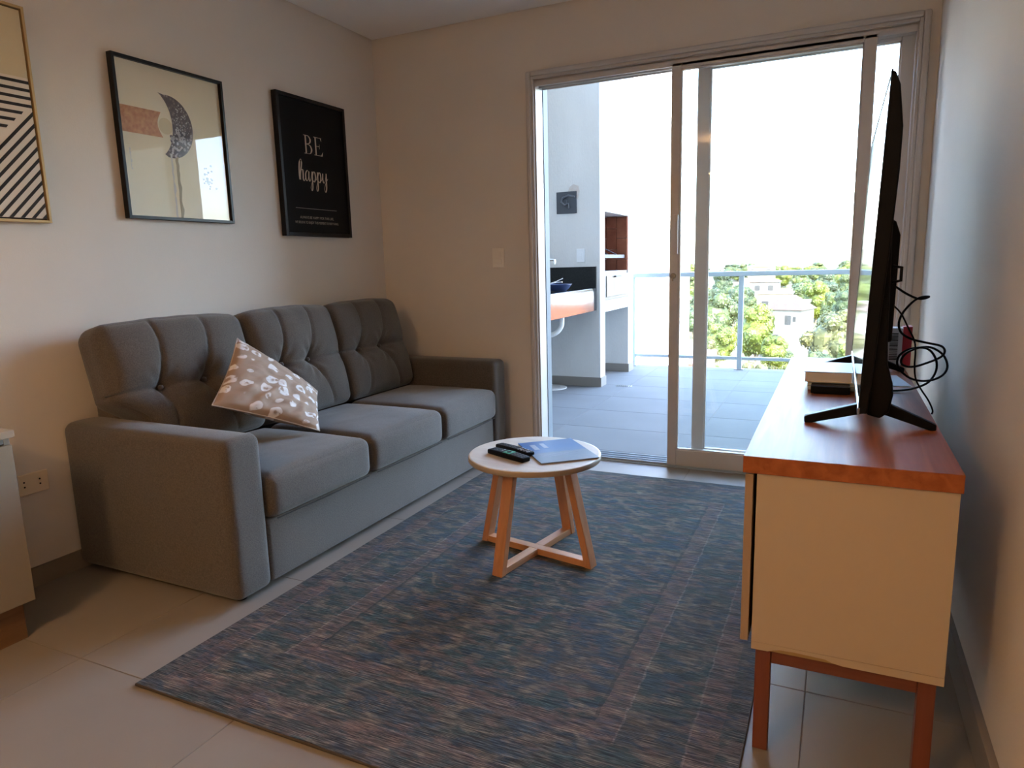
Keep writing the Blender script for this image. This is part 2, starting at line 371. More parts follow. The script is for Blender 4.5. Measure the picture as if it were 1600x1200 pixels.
# back cushions with two buttons each: seams run up and down through them
def back_cushion(k):
    yc_ = ya + cw * (k + .5) - (.062 if k == 0 else 0); hw, hh, ht = (.362 if k == 0 else cw / 2 + .004), .285, .085
    bu = .30; bv = -.03; off = -.14 if k == 0 else -.20
    tilt = radians(-14)
    rnd = random.Random(k + 3)
    def groove(d, w_): return exp(-(d / w_) ** 2)
    def fn(p, u):
        x, y, z = p; uy, uz = u[1], u[2]
        cr = max(0, (1 - abs(uy) ** 3)) * max(0, (1 - abs(uz) ** 3))
        if u[0] > 0:
            g = 0
            for s in (-1, 1):
                dy, dz = (uy - s * bu - off) * hw, (uz - bv) * hh
                d = sqrt(dy * dy + dz * dz)
                g += .052 * exp(-(d / .045) ** 1.3)
                # the vertical seams splay outwards as they leave the buttons
                yc2 = s * (bu + (.05 * (uz - bv) if uz > bv else .22 * (bv - uz) ** 1.2)) + off * exp(-((uz - bv) / .55) ** 2)
                g += .012 * groove((uy - yc2) * hw, .008) + .009 * groove((uy - yc2) * hw, .045)
                # short pull folds fanning from each button
                a = math.atan2(dz, dy)
                g += .004 * sin(a * 9 + rnd.random() * 0) * exp(-((d - .07) / .035) ** 2)
            zz = (uz - bv - .02 * (uy ** 2)) * hh
            g += .011 * groove(zz, .008) + .017 * groove(zz, .05)
            puff = .062 * cr
            x += (puff - g * min(1, cr * 3 + .15)) * u[0]
            x += .004 * mnoise.noise(Vector((y * 9 + k * 7, z * 7, 1)))
        # droopy, slightly crowned top
        if uz > .3: z += .012 * (1 - uy ** 2) * (uz - .3) + .004 * mnoise.noise(Vector((y * 8, k * 4, 5)))
        z -= .012 * abs(uy) ** 4 * (uz > 0)
        if k == 0 and uy < 0:      # the end cushion bulges out over the armrest but sits inside it
            t_ = min(1, max(0, (-.05 - uz) / .4)); y += .112 * (3 * t_ * t_ - 2 * t_ ** 3) * uy * uy
        return (x, y, z)
    Mx = Matrix.Translation((-.255, yc_, .735 - .012)) @ Matrix.Rotation(tilt, 4, 'Y')
    o = MB().soft(ht, hw, hh, .05, 6, 58, 52, fn, Mx).build('back_cushion', M_sofa, sofa)
    for s in (-1, 1):
        c = Mx @ Vector((ht + .062 * .9 - .058, (s * bu + off) * hw, bv * hh))
        MB().lathe([(.001, .010), (.007, .008), (.0105, .003), (.0105, -.006)], (0, 0, 0), 14, 'x').build('button', M_sofa, o, loc=c)
for k in range(3): back_cushion(k)

# ---- scatter cushion: a soft square between four placed corners
def pillow():
    T, Lc, R_, Bc = Vector((-2.44, 2.262, .905)), Vector((-2.285, 1.955, .668)), Vector((-2.30, 2.600, .610)), Vector((-2.105, 2.375, .478))
    nrm = ((R_ - Lc).cross(T - Bc)).normalized()
    if nrm.x < 0: nrm = -nrm
    n = 40; vs = []; fs = []; c0 = (T + Lc + R_ + Bc) / 4
    def P(u, v, side):
        a, b = (u + 1) / 2, (v + 1) / 2
        # u: from left-bottom edge (L..T) to (B..R); v: from bottom (L,B) to top (T,R)
        p = (Lc * (1 - a) + Bc * a) * (1 - b) + (T * (1 - a) + R_ * a) * b
        # pinch the sides inward a little so the corners make ears
        pull = .055 * ((1 - u * u) * abs(v) ** 3 + (1 - v * v) * abs(u) ** 3)
        p = p + (c0 - p) * pull
        th = .062 * ((1 - u * u) * (1 - v * v)) ** .42
        wr = .012 * mnoise.noise(Vector((u * 3.2 + v * 1.5, v * 5 - u * 3, side * 4))) + .005 * mnoise.noise(Vector((u * 9 + v * 7, v * 9 - u * 5, 2)))
        fold = .013 * sin((u * 1.0 - v * .55) * 17 + 2 * mnoise.noise(Vector((u * 2, v * 2, 9)))) * max(0, -v + .1) * (1 - abs(u) ** 4) * max(0, 1 - v * v)
        return p + nrm * side * (th + (wr * (1 - u ** 4) * (1 - v ** 4)) + (fold if side > 0 else 0))
    for side in (1, -1):
        o = len(vs)
        vs += [P(-1 + 2 * i / n, -1 + 2 * j / n, side) for j in range(n + 1) for i in range(n + 1)]
        for j in range(n):
            for i in range(n):
                q = (o + j * (n + 1) + i, o + j * (n + 1) + i + 1, o + (j + 1) * (n + 1) + i + 1, o + (j + 1) * (n + 1) + i)
                fs.append(q if side > 0 else q[::-1])
    m = bpy.data.materials.new('ring_print_fabric'); m.use_nodes = True; N, L = nodes_of(m); b = N['Principled BSDF']; b.inputs['Roughness'].default_value = .75
    uv = N.new('ShaderNodeUVMap'); uv.uv_map = 'UVMap'
    nz = N.new('ShaderNodeTexNoise'); nz.inputs['Scale'].default_value = 5; L.new(uv.outputs[0], nz.inputs['Vector'])
    ad = N.new('ShaderNodeMixRGB'); ad.blend_type = 'LINEAR_LIGHT'; ad.inputs[0].default_value = .06; L.new(uv.outputs[0], ad.inputs[1]); L.new(nz.outputs['Color'], ad.inputs[2])
    vo = N.new('ShaderNodeTexVoronoi'); vo.inputs['Scale'].default_value = 6.2; vo.inputs['Randomness'].default_value = .45; L.new(ad.outputs[0], vo.inputs['Vector'])
    r = N.new('ShaderNodeValToRGB'); cr = r.color_ramp; cr.elements[0].position = .10; cr.elements[0].color = (0, 0, 0, 1)
    for ps, c in ((.17, .75), (.27, .95), (.36, .85), (.40, 0)):
        e = cr.elements.new(ps); e.color = (c, c, c, 1)
    cr.elements[-1].position = 1; cr.elements[-1].color = (0, 0, 0, 1)
    L.new(vo.outputs['Distance'], r.inputs[0])
    n3 = N.new('ShaderNodeTexNoise'); n3.inputs['Scale'].default_value = 17; L.new(uv.outputs[0], n3.inputs['Vector'])
    r3 = N.new('ShaderNodeValToRGB'); r3.color_ramp.elements[0].position = .34; r3.color_ramp.elements[1].position = .45; L.new(n3.outputs['Fac'], r3.inputs[0])
    mu = N.new('ShaderNodeMath'); mu.operation = 'MULTIPLY'; L.new(r.outputs[0], mu.inputs[0]); L.new(r3.outputs[0], mu.inputs[1])
    mc = N.new('ShaderNodeMixRGB'); mc.inputs[1].default_value = (.40, .28, .20, 1); mc.inputs[2].default_value = (.86, .82, .80, 1); L.new(mu.outputs[0], mc.inputs[0]); L.new(mc.outputs[0], b.inputs['Base Color'])
    o = bpy.data.objects.new('scatter_cushion', None); COL.objects.link(o); o.location = Bc
    mb = MB(); mb.add(vs, fs, True); me = mb.mesh('cover'); cov = bpy.data.objects.new('cover', me); COL.objects.link(cov); cov.parent = o; cov.location = -Bc; me.materials.append(m)
    ul = me.uv_layers.new(name='UVMap'); k = (n + 1) ** 2
    for lp in me.loops:
        i = lp.vertex_index % k; ul.data[lp.index].uv = ((i % (n + 1)) / n, (i // (n + 1)) / n)
    ed = [P(-1 + 2 * i / 20, -1, 0) for i in range(20)] + [P(1, -1 + 2 * i / 20, 0) for i in range(20)] + [P(1 - 2 * i / 20, 1, 0) for i in range(20)] + [P(-1, 1 - 2 * i / 20, 0) for i in range(21)]
    sm = MB().tube(ed, .003, 6).build('edge_seam', mat('cushion_seam', (.50, .42, .36), .8), o); sm.location = -Bc
    tag(o, 'beige scatter cushion printed with white rings leaning in the corner of the grey sofa', 'cushion')
pillow()

# ================================================================== RUG
def rug_mat(x0, x1, y0, y1):
    m = bpy.data.materials.new('distressed_rug'); m.use_nodes = True; N, L = nodes_of(m); b = N['Principled BSDF']; b.inputs['Roughness'].default_value = .95; b.inputs['Specular IOR Level'].default_value = .2
    tc = N.new('ShaderNodeTexCoord')
    def mp(s, loc=(0, 0, 0), rot=0):
        q = N.new('ShaderNodeMapping'); q.inputs['Scale'].default_value = s; q.inputs['Location'].default_value = loc; q.inputs['Rotation'].default_value = (0, 0, rot); L.new(tc.outputs['Object'], q.inputs[0]); return q
    def noise(s, sc, det=4, loc=(0, 0, 0), rough=.6):
        n = N.new('ShaderNodeTexNoise'); n.inputs['Scale'].default_value = sc; n.inputs['Detail'].default_value = det; n.inputs['Roughness'].default_value = rough; L.new(mp(s, loc).outputs[0], n.inputs['Vector']); return n.outputs['Fac']
    def ramp(fac, stops, interp='LINEAR'):
        r = N.new('ShaderNodeValToRGB'); r.color_ramp.interpolation = interp; L.new(fac, r.inputs[0]); e = r.color_ramp.elements
        e[0].position, e[0].color = stops[0][0], (*stops[0][1], 1); e[1].position, e[1].color = stops[-1][0], (*stops[-1][1], 1)
        for p, c in stops[1:-1]: q = e.new(p); q.color = (*c, 1)
        return r.outputs[0]
    def mix(f, a, bb, mode='MIX'):
        q = N.new('ShaderNodeMixRGB'); q.blend_type = mode
        for i, v in ((0, f), (1, a), (2, bb)):
            if isinstance(v, (int, float)): q.inputs[i].default_value = v
            elif isinstance(v, tuple): q.inputs[i].default_value = (*v, 1)
            else: L.new(v, q.inputs[i])
        return q.outputs[0]
    def math_(op, a, bb=0, c=0):
        q = N.new('ShaderNodeMath'); q.operation = op
        for i, v in enumerate((a, bb, c)):
            if isinstance(v, (int, float)): q.inputs[i].default_value = v
            else: L.new(v, q.inputs[i])
        return q.outputs[0]
    blue, teal, brown, pink, sand, dark = (.044, .068, .096), (.048, .075, .078), (.100, .082, .066), (.165, .110, .096), (.190, .158, .120), (.024, .030, .036)
    big = noise((2.2, 4.5, 1), 1.6, 5, (3, 1, 0)); base = ramp(big, [(.33, blue), (.44, teal), (.50, (.085, .082, .078)), (.56, blue), (.66, brown)])
    med = noise((5, 11, 1), 2.2, 5, (7, 2, 0)); base = mix(ramp(med, [(.49, (0, 0, 0)), (.61, (.8, .8, .8))]), base, ramp(noise((3, 4, 1), 2, 3, (1, 8, 0)), [(.42, pink), (.56, sand)]))
    # faded motifs: swirling bands inside the field
    vo = N.new('ShaderNodeTexVoronoi'); vo.feature = 'DISTANCE_TO_EDGE'; vo.inputs['Scale'].default_value = 3.4
    dis = N.new('ShaderNodeMixRGB'); dis.blend_type = 'LINEAR_LIGHT'; dis.inputs[0].default_value = .12; L.new(mp((1, 1, 1)).outputs[0], dis.inputs[1])
    nn = N.new('ShaderNodeTexNoise'); nn.inputs['Scale'].default_value = 6; L.new(tc.outputs['Object'], nn.inputs['Vector']); L.new(nn.outputs['Color'], dis.inputs[2]); L.new(dis.outputs[0], vo.inputs['Vector'])
    motif = ramp(vo.outputs['Distance'], [(0, (.8, .8, .8)), (.035, (.5, .5, .5)), (.06, (0, 0, 0))])
    motif = mix(1, motif, ramp(noise((4, 6, 1), 2, 3), [(.48, (0, 0, 0)), (.60, (1, 1, 1))]), 'MULTIPLY')
    base = mix(motif, base, sand)
    # border bands from the distance to the nearest edge
    sx = N.new('ShaderNodeSeparateXYZ'); L.new(tc.outputs['Object'], sx.inputs[0])
    wob = math_('MULTIPLY', math_('SUBTRACT', noise((9, 9, 1), 3, 3), .5), .020)
    dx = math_('MINIMUM', math_('SUBTRACT', sx.outputs[0], x0), math_('SUBTRACT', x1, sx.outputs[0])); dy = math_('MINIMUM', math_('SUBTRACT', sx.outputs[1], y0), math_('SUBTRACT', y1, sx.outputs[1]))
    d = math_('ADD', math_('MINIMUM', dx, dy), wob)
    def band(a, c):
        return math_('MULTIPLY', math_('GREATER_THAN', d, a), math_('LESS_THAN', d, c))
    fade = noise((8, 14, 1), 3, 4, (5, 5, 0)); fd = ramp(fade, [(.38, (.25, .25, .25)), (.58, (1, 1, 1))])
    def lay(base, a, c, colr, amt):
        return mix(math_('MULTIPLY', band(a, c), mix(1, fd, (amt, amt, amt), 'MULTIPLY')), base, colr)
    base = lay(base, -.1, .055, (.080, .080, .082), .6)
    base = lay(base, .055, .125, pink, .5)
    base = lay(base, .125, .30, (.075, .085, .078), .3)
    base = lay(base, .30, .365, (.19, .118, .10), .46)
    base = lay(base, .365, .376, dark, .5); base = lay(base, .122, .128, (.26, .22, .2), .4); base = lay(base, .296, .302, (.25, .21, .19), .55)
    # weft streaks
    st = noise((3.2, 130, 1), 3.0, 3, (0, 0, 0), .7); st2 = noise((9, 260, 1), 2.2, 2, (4, 4, 0), .7)
    base = mix(1, base, (.84, .84, .84), 'MULTIPLY'); base = mix(.85, base, ramp(st, [(.38, (.30, .30, .32)), (.5, (.88, .88, .88)), (.61, (2.3, 2.15, 1.95))]), 'MULTIPLY')
    base = mix(.8, base, ramp(st2, [(.38, (.45, .45, .47)), (.62, (1.6, 1.56, 1.5))]), 'MULTIPLY')
    L.new(base, b.inputs['Base Color'])
    bp = N.new('ShaderNodeBump'); bp.inputs['Strength'].default_value = .5; bp.inputs['Distance'].default_value = .003; L.new(math_('ADD', st, st2), bp.inputs['Height']); L.new(bp.outputs[0], b.inputs['Normal'])
    return m
RX0, RX1, RY0, RY1 = -1.825, -.160, 1.190, 3.668
mb = MB(); nx, ny = 40, 60; vs = []
def rz(x, y): return .009 + .0012 * mnoise.noise(Vector((x * 3, y * 3, 0)))
def rxy(i, j):
    x = RX0 + (RX1 - RX0) * i / nx; y = RY0 + (RY1 - RY0) * j / ny
    if i in (0, nx): x += .003 * mnoise.noise(Vector((0, y * 4, 1)))
    if j in (0, ny): y += .004 * mnoise.noise(Vector((x * 4, 0, 2)))
    return x, y
top = [(*rxy(i, j), rz(*rxy(i, j))) for j in range(ny + 1) for i in range(nx + 1)]
fs = [(j * (nx + 1) + i, j * (nx + 1) + i + 1, (j + 1) * (nx + 1) + i + 1, (j + 1) * (nx + 1) + i) for j in range(ny) for i in range(nx)]
mb.add(top, fs, True)
ring = [(i, 0) for i in range(nx)] + [(nx, j) for j in range(ny)] + [(i, ny) for i in range(nx, 0, -1)] + [(0, j) for j in range(ny, 0, -1)]
rv = [(*rxy(*q), rz(*rxy(*q))) for q in ring] + [(*rxy(*q), .0005) for q in ring]; n = len(ring)
mb.add(rv, [(i, n + i, n + (i + 1) % n, (i + 1) % n) for i in range(n)])
rug = thing('area_rug', 'dark blue and brown distressed woven rug under the round coffee table', 'rug', (0, 0, 0))
mb.build('pile', rug_mat(RX0, RX1, RY0, RY1), rug)
e = MB(); e.tube([(RX0, RY0, .005), (RX1, RY0, .005), (RX1, RY1, .005), (RX0, RY1, .005), (RX0, RY0, .005)], .0042, 6)
e.build('bound_edge', mat('rug_binding', (.07, .055, .045), .9), rug)

# ================================================================== COFFEE TABLE
TC = (-1.092, 2.490); ft = thing('coffee_table', 'small round coffee table with pale top and crossed wooden legs on the rug', 'table', (TC[0], TC[1], .0102), radians(-11))
TZ = .430
MB().lathe([(.255, TZ - .022), (.266, TZ - .020), (.269, TZ - .016), (.269, TZ - .003), (.267, TZ - .0005), (.262, TZ)], n=72).build('table_top', M_tabletop, ft)
MB().lathe([(.2692, TZ - .0215), (.2705, TZ - .019), (.2705, TZ - .004), (.2692, TZ - .002)], n=72).build('edge_band', M_edge, ft)
for k in range(4):
    a = k * pi / 2; R_ = Matrix.Rotation(a, 3, 'Z'); mb = MB()
    r0, r1, th, wd = .275, .178, .030, .048; zt_ = TZ - .0225
    P = [(r0 - th, 0), (r0, 0), (r1, zt_), (r1 - th, zt_)]
    v = [R_ @ Vector((x, s * wd / 2, z)) for s in (-1, 1) for x, z in P]
    mb.add(v, [(0, 1, 2, 3), (7, 6, 5, 4), (0, 4, 5, 1), (1, 5, 6, 2), (2, 6, 7, 3), (3, 7, 4, 0)]); mb.build('leg', M_oak, ft, bevel=.0025)
M_oakx = wood_mat('table_rail_wood', (.62, .32, .16), (.50, .24, .11), .42, 'X', .8)
M_oaky = wood_mat('table_rail_wood_cross', (.62, .32, .16), (.50, .24, .11), .42, 'Y', .8)
B(-.243, .243, -.020, .020, 0, .027).build('cross_rail', M_oakx, ft, bevel=.002)
m_ = MB(); m_.box(-.020, .020, -.243, -.0205, 0, .0268); m_.box(-.020, .020, .0205, .243, 0, .0268); m_.build('cross_rail', M_oaky, ft, bevel=.002)
TT = .0102 + TZ

# magazine / folder
mg = thing('magazine', 'blue magazine with glossy cover lying on the round coffee table', 'magazine', (-1.012, 2.538, TT + .0006), radians(41))
def cover_mat():
    m = bpy.data.materials.new('magazine_cover'); m.use_nodes = True; N, L = nodes_of(m); b = N['Principled BSDF']; b.inputs['Roughness'].default_value = .28
    tc = N.new('ShaderNodeTexCoord'); sx = N.new('ShaderNodeSeparateXYZ'); L.new(tc.outputs['Generated'], sx.inputs[0])
    n = N.new('ShaderNodeTexNoise'); n.inputs['Scale'].default_value = 9; L.new(tc.outputs['Generated'], n.inputs['Vector'])
    a = N.new('ShaderNodeMath'); a.operation = 'MULTIPLY_ADD'; a.inputs[1].default_value = .12; L.new(n.outputs['Fac'], a.inputs[0]); L.new(sx.outputs[1], a.inputs[2])
    r = N.new('ShaderNodeValToRGB'); L.new(a.outputs[0], r.inputs[0]); e = r.color_ramp.elements
    e[0].position = 0; e[0].color = (.26, .33, .42, 1); e[1].position = 1; e[1].color = (.06, .18, .42, 1)
    for p, c in ((.46, (.22, .31, .42)), (.52, (.12, .25, .48)), (.72, (.07, .21, .48))): q = e.new(p); q.color = (*c, 1)
    L.new(r.outputs[0], b.inputs['Base Color']); return m
B(-.118, .118, -.158, .158, .0005, .0045).build('pages', mat('paper_edge', (.25, .26, .28), .8), mg)
B(-.12, .12, -.16, .16, .0045, .0062).build('cover', cover_mat(), mg)
mp_ = mat('pale_print', (.45, .52, .62), .4)
pb = MB()
for (x0_, x1_, y0_, y1_) in ((-.085, -.062, .03, .11), (-.04, -.02, .045, .12), (-.09, .07, -.048, -.044), (-.09, .03, -.062, -.058), (-.09, .06, -.076, -.072)): pb.box(x0_, x1_, y0_, y1_, .0062, .0064)
pb.build('cover_print', mp_, mg)

# remotes
def remote(name, label, cx, cy, rz_, ln, wd, kind):
    t = thing(name, label, 'remote', (cx, cy, TT + .0004), rz_, 'remote controls on the coffee table')
    def fn(p, u):
        x, y, z = p; z += .003 * (1 - u[0] ** 2) * (u[2] > 0); y *= 1 - .10 * u[0] ** 2; return (x, y, z)
    MB().soft(ln / 2, wd / 2, .0095, .006, 16, 6, 2, fn, Matrix.Translation((0, 0, .010))).build('casing', M_black, t)
    keyL = mat('grey_key', (.45, .45, .47), .5); keyD = mat('dark_key', (.06, .06, .065), .5)
    km = []
    rows = [(-.42 + .085 * i) for i in range(11)]
    for ri, rr in enumerate(rows):
        for c in (-1, 0, 1):
            x = rr * ln; y = c * wd * .26; mm = keyD
            if kind == 'a' and ri in (4, 5): continue
            if kind == 'a' and ri == 3 and c >= 0: mm = keyL
            if kind == 'b' and ri > 6: mm = keyL
            zt = .0225 - .003 * (2 * x / ln) ** 2
            MB().lathe([(.0042, zt - .003), (.0042, zt + .0006), (.003, zt + .0012)], (x, y, 0), 8).build('key', mm, t)
    if kind == 'a':
        MB().soft(.020, wd * .40, .0025, .002, 8, 6, 1, None, Matrix.Translation((.006, 0, .0212))).build('green_key_panel', mat('green_keys', (.03, .30, .17), .4), t)
        MB().lathe([(.010, .022), (.010, .0245), (.006, .0252)], (.006, 0, 0), 20).build('navigation_ring', M_black, t)
remote('remote_control', 'larger black remote with a green key panel on the coffee table', -1.163, 2.392, radians(-23), .212, .050, 'a')
remote('remote_control', 'slimmer black remote with pale keys lying behind the green-panelled one', -1.172, 2.470, radians(-24), .205, .042, 'b')

# ================================================================== SIDEBOARD
sb = thing('tv_sideboard', 'long sideboard with cherry wood top, cream end panel and red wooden legs', 'sideboard', (.037, 2.482, 0))
o = Vector(sb.location)
def sp(x0, x1, y0, y1, z0, z1, name, m, bev=.0015, parent=sb):
    ob = B(x0, x1, y0, y1, z0, z1).build(name, m, parent, bevel=bev); ob.location = -o; return ob
sp(-.181, .253, 1.612, 3.352, .711, .751, 'top_board', M_cherry, .0012)
sp(-.150, .249, 1.620, 1.638, .2895, .7105, 'end_panel', M_cream, .0008)
sp(-.150, .249, 3.326, 3.344, .2895, .7105, 'end_panel', M_cream, .0008)
sp(.238, .246, 1.638, 3.326, .2895, .7105, 'back_panel', M_cream)
bp_ = MB(); cut = [(-.150, .2890), (.249, .2890), (.249, .2700), (.05, .2700), (.028, .2735), (.012, .2790), (-.055, .2808), (-.085, .2795), (-.10, .2755), (-.112, .2705), (-.150, .2700)]
bp_.prism(cut, 'y', 1.620, 1.626); bp_.box(-.150, .249, 1.626, 3.344, .270, .289)
ob = bp_.build('bottom_panel', M_cream, sb); ob.location = -o
ob = B(-.112, .05, 1.6235, 1.6258, .2702, .283).build('chipped_edge', mat('bare_chipboard', (.36, .24, .11), .9), sb); ob.location = -o
for i in range(3):
    y0 = 1.620 + i * .5755; sp(-.176, -.158, y0, y0 + .5725, .288, .706, 'door', mat('tan_door', (.38, .27, .18), .5), .001)
sp(-.1495, .236, 2.195, 2.211, .2895, .7105, 'partition', M_cream); sp(-.1495, .236, 2.771, 2.787, .2895, .7105, 'partition', M_cream)
for (x, y) in ((-.123, 1.645), (.219, 1.645), (-.123, 3.319), (.219, 3.319)):
    sp(x - .0175, x + .0175, y - .0175, y + .0175, 0, .2698, 'leg', M_cherry_leg, .002)
M_cherry_x = wood_mat('cherry_rail', (.19, .058, .032), (.145, .042, .023), .45, 'X')
for y in (1.645, 3.319): sp(-.105, .201, y - .0115, y + .0115, .234, .2698, 'apron_rail', M_cherry_x)
for x in (-.123, .219): sp(x - .011, x + .011, 1.663, 3.301, .236, .2698, 'long_rail', M_cherry, .001)
ST = .7512

# ================================================================== TELEVISION
tv = thing('television', 'black flat-screen television standing on two splayed feet on the sideboard', 'television', (.095, 2.52, ST))
def tbuild(mb, name, m, bevel=0, parent=tv):
    ob = mb.build(name, m, parent, bevel=bevel); ob.location = -Vector(tv.location); return ob
YN0, YN1 = 1.945, 3.145
lean = .030
def tvx(z): return .062 + (z - .795) / .835 * .028
# slim upper shell, front face leaning slightly
sh = MB(); sh.prism([(tvx(.795), .797), (.082, .797), (.108, 1.20), (.118, 1.40), (.119, 1.50), (.108, 1.595), (.097, 1.624), (tvx(1.63), 1.628)], 'y', YN0, YN1)
tbuild(sh, 'shell', M_black, .004)
scn = MB(); a = .010
scn.prism([(tvx(.815) - .0018, .815), (tvx(.815) + .002, .815), (tvx(1.618) + .002, 1.618), (tvx(1.618) - .0018, 1.618)], 'y', YN0 + a, YN1 - a); tbuild(scn, 'screen', M_screen)
bz = MB(); M_bez = mat('bezel_trim', (.30, .31, .33), .3, metal=.6)
bz.prism([(tvx(.795) - .004, .793), (tvx(.795) + .001, .793), (tvx(.812) + .001, .812), (tvx(.812) - .004, .812)], 'y', YN0, YN1); tbuild(bz, 'lower_bezel', M_bez, .001)
bz = MB()
for yy in (YN0, YN1 - .009): bz.prism([(tvx(.812) - .003, .812), (tvx(.812) + .001, .812), (tvx(1.628) + .001, 1.628), (tvx(1.628) - .003, 1.628)], 'y', yy, yy + .009)
bz.prism([(tvx(1.619) - .003, 1.619), (tvx(1.619) + .001, 1.619), (tvx(1.63) + .001, 1.630), (tvx(1.63) - .003, 1.630)], 'y', YN0, YN1); tbuild(bz, 'bezel', M_black)
# thick lower electronics housing
hs = MB(); hs.prism([(.080, .790), (.112, .782), (.132, .80), (.139, .845), (.136, .875), (.122, .925), (.119, .98), (.112, 1.30), (.095, 1.30)], 'y', YN0 + .025, YN1 - .025); tbuild(hs, 'rear_housing', M_black, .005)
bk = MB(); bk.prism([(.112, .955), (.138, .965), (.142, 1.25), (.130, 1.286), (.110, 1.30)], 'y', 2.14, 2.95); tbuild(bk, 'electronics_box', M_black, .004)
cl = MB(); cl.tube([(.121, YN0 + .05, 1.17), (.138, YN0 + .03, 1.167), (.138, YN0 + .03, 1.135), (.121, YN0 + .05, 1.13)], .004, 8); tbuild(cl, 'cable_clip', M_black)
for yy in (2.005, 3.005):
    lg = MB(); out = [(-.069, .7512), (-.070, .768), (-.060, .773), (.060, .811), (.070, .835), (.128, .835), (.140, .812), (.243, .766), (.243, .7512), (.229, .7512), (.130, .783), (.112, .787), (.088, .787), (.066, .783), (-.052, .7512)]
    lg.prism(out, 'y', yy, yy + .028); tbuild(lg, 'foot_stand', M_black, .003)

# things on the sideboard
t = thing('paperback_book', 'thick book with white page edges topmost of the stack on the sideboard', 'book', (-.005, 2.625, ST + .0295)); 
def fnb(p, u): return p
B(-.085, .058, -.115, .115, .002, .034).build('page_block', mat('page_edges', (.85, .83, .86), .8, bump=.4, bscale=60, stretch=(1, 1, 30)), t, bevel=.002)
B(-.089, .061, -.119, .119, 0, .002).build('back_cover', M_white, t); cv = MB()
cv.add([(-.089, -.119, .0345), (-.06, -.119, .0345), (.061, -.119, .0345), (-.089, .119, .0395), (-.06, .119, .0355), (.061, .119, .0345), (-.089, -.119, .0365), (-.06, -.119, .0360), (.061, -.119, .0360), (-.089, .119, .0412), (-.06, .119, .037), (.061, .119, .036)],
       [(0, 3, 4, 1), (1, 4, 5, 2), (6, 7, 10, 9), (7, 8, 11, 10), (0, 1, 7, 6), (1, 2, 8, 7), (3, 9, 10, 4), (4, 10, 11, 5), (0, 6, 9, 3), (2, 5, 11, 8)])
cv.build('front_cover', mat('book_cover', (.34, .22, .24), .5), t)
t = thing('storage_case', 'flat pale blue case lying under the thick book on the sideboard', 'case', (.0, 2.63, ST + .0005))
B(-.082, .095, -.112, .105, 0, .0285).build('body', mat('pale_blue_case', (.55, .70, .80), .45), t, bevel=.003)
B(-.0825, .0955, -.1125, .1055, .0135, .0150).build('lid_joint', mat('case_joint', (.16, .22, .28), .6), t)
t = thing('set_top_box', 'small flat black media box in front of the pale blue case', 'media box', (-.010, 2.478, ST))
B(-.059, .059, -.032, .032, .002, .027).build('body', M_black, t, bevel=.003)
B(-.050, .050, -.026, .026, 0, .002).build('foot_pad', M_dark, t)
t = thing('router_box', 'white and red cardboard box with a barcode standing behind the television', 'box', (.232, 3.225, ST))
B(-.042, .012, -.035, .035, 0, .152).build('white_side', mat('white_card', (.62, .62, .64), .7), t, bevel=.001)
B(.012, .045, -.034, .036, 0, .158).build('red_side', mat('red_card', (.42, .02, .03), .6), t, bevel=.001)
bc = MB(); z = .022; rnd = random.Random(5)
while z < .13:
    hgt = rnd.choice((.0015, .0025, .004)); bc.box(-.034, -.004, -.0358, -.035, z, z + hgt); z += hgt + rnd.choice((.0015, .002, .003))
bc.build('barcode', M_dark, t)
t = thing('leaflet', 'folded white leaflet lying on the sideboard behind the television', 'leaflet', (.170, 2.80, ST + .0005), radians(8))
lf = MB(); lf.add([(-.05, -.14, 0), (.055, -.14, 0), (.055, .10, 0), (-.05, .10, 0), (-.05, -.14, .001), (.055, -.14, .001), (.055, .10, .001), (-.05, .10, .001)], [(3, 2, 1, 0), (4, 5, 6, 7), (0, 1, 5, 4), (1, 2, 6, 5), (2, 3, 7, 6), (3, 0, 4, 7)])
lf.build('lower_sheet', M_white, t); lf = MB(); lf.box(-.048, .053, -.135, .098, .0011, .002); lf.build('upper_sheet', mat('grey_paper', (.42, .47, .55), .6), t)

ca = [(0.146, 2.55, 1.105), (0.165, 2.55, 1.096), (0.198, 2.573, 1.073), (0.23, 2.579, 1.057), (0.249, 2.563, 1.058), (0.258, 2.537, 1.065), (0.238, 2.521, 1.065), (0.219, 2.527, 1.054), (0.199, 2.551, 1.027), (0.188, 2.574, 1.002), (0.183, 2.579, 0.973), (0.191, 2.562, 0.947), (0.218, 2.536, 0.93), (0.258, 2.521, 0.921), (0.299, 2.527, 0.911), (0.314, 2.551, 0.893), (0.31, 2.574, 0.872), (0.281, 2.579, 0.853), (0.233, 2.562, 0.837), (0.201, 2.536, 0.844), (0.193, 2.52, 0.864), (0.209, 2.527, 0.887), (0.245, 2.552, 0.901), (0.281, 2.574, 0.899), (0.314, 2.579, 0.876), (0.326, 2.561, 0.843), (0.313, 2.535, 0.818), (0.282, 2.52, 0.802), (0.246, 2.528, 0.797), (0.213, 2.552, 0.807), (0.188, 2.575, 0.836), (0.19, 2.579, 0.868), (0.215, 2.561, 0.893), (0.25, 2.535, 0.903), (0.273, 2.52, 0.894), (0.291, 2.528, 0.862), (0.294, 2.553, 0.823), (0.279, 2.575, 0.786), (0.246, 2.579, 0.765), (0.202, 2.56, 0.757), (0.150, 2.535, 0.757)]
t = MB().tube(smooth_path(ca, 5), .0036, 8).build('power_cable', M_black); tag(t, 'thick black cable hanging in loops behind the television', 'cable')
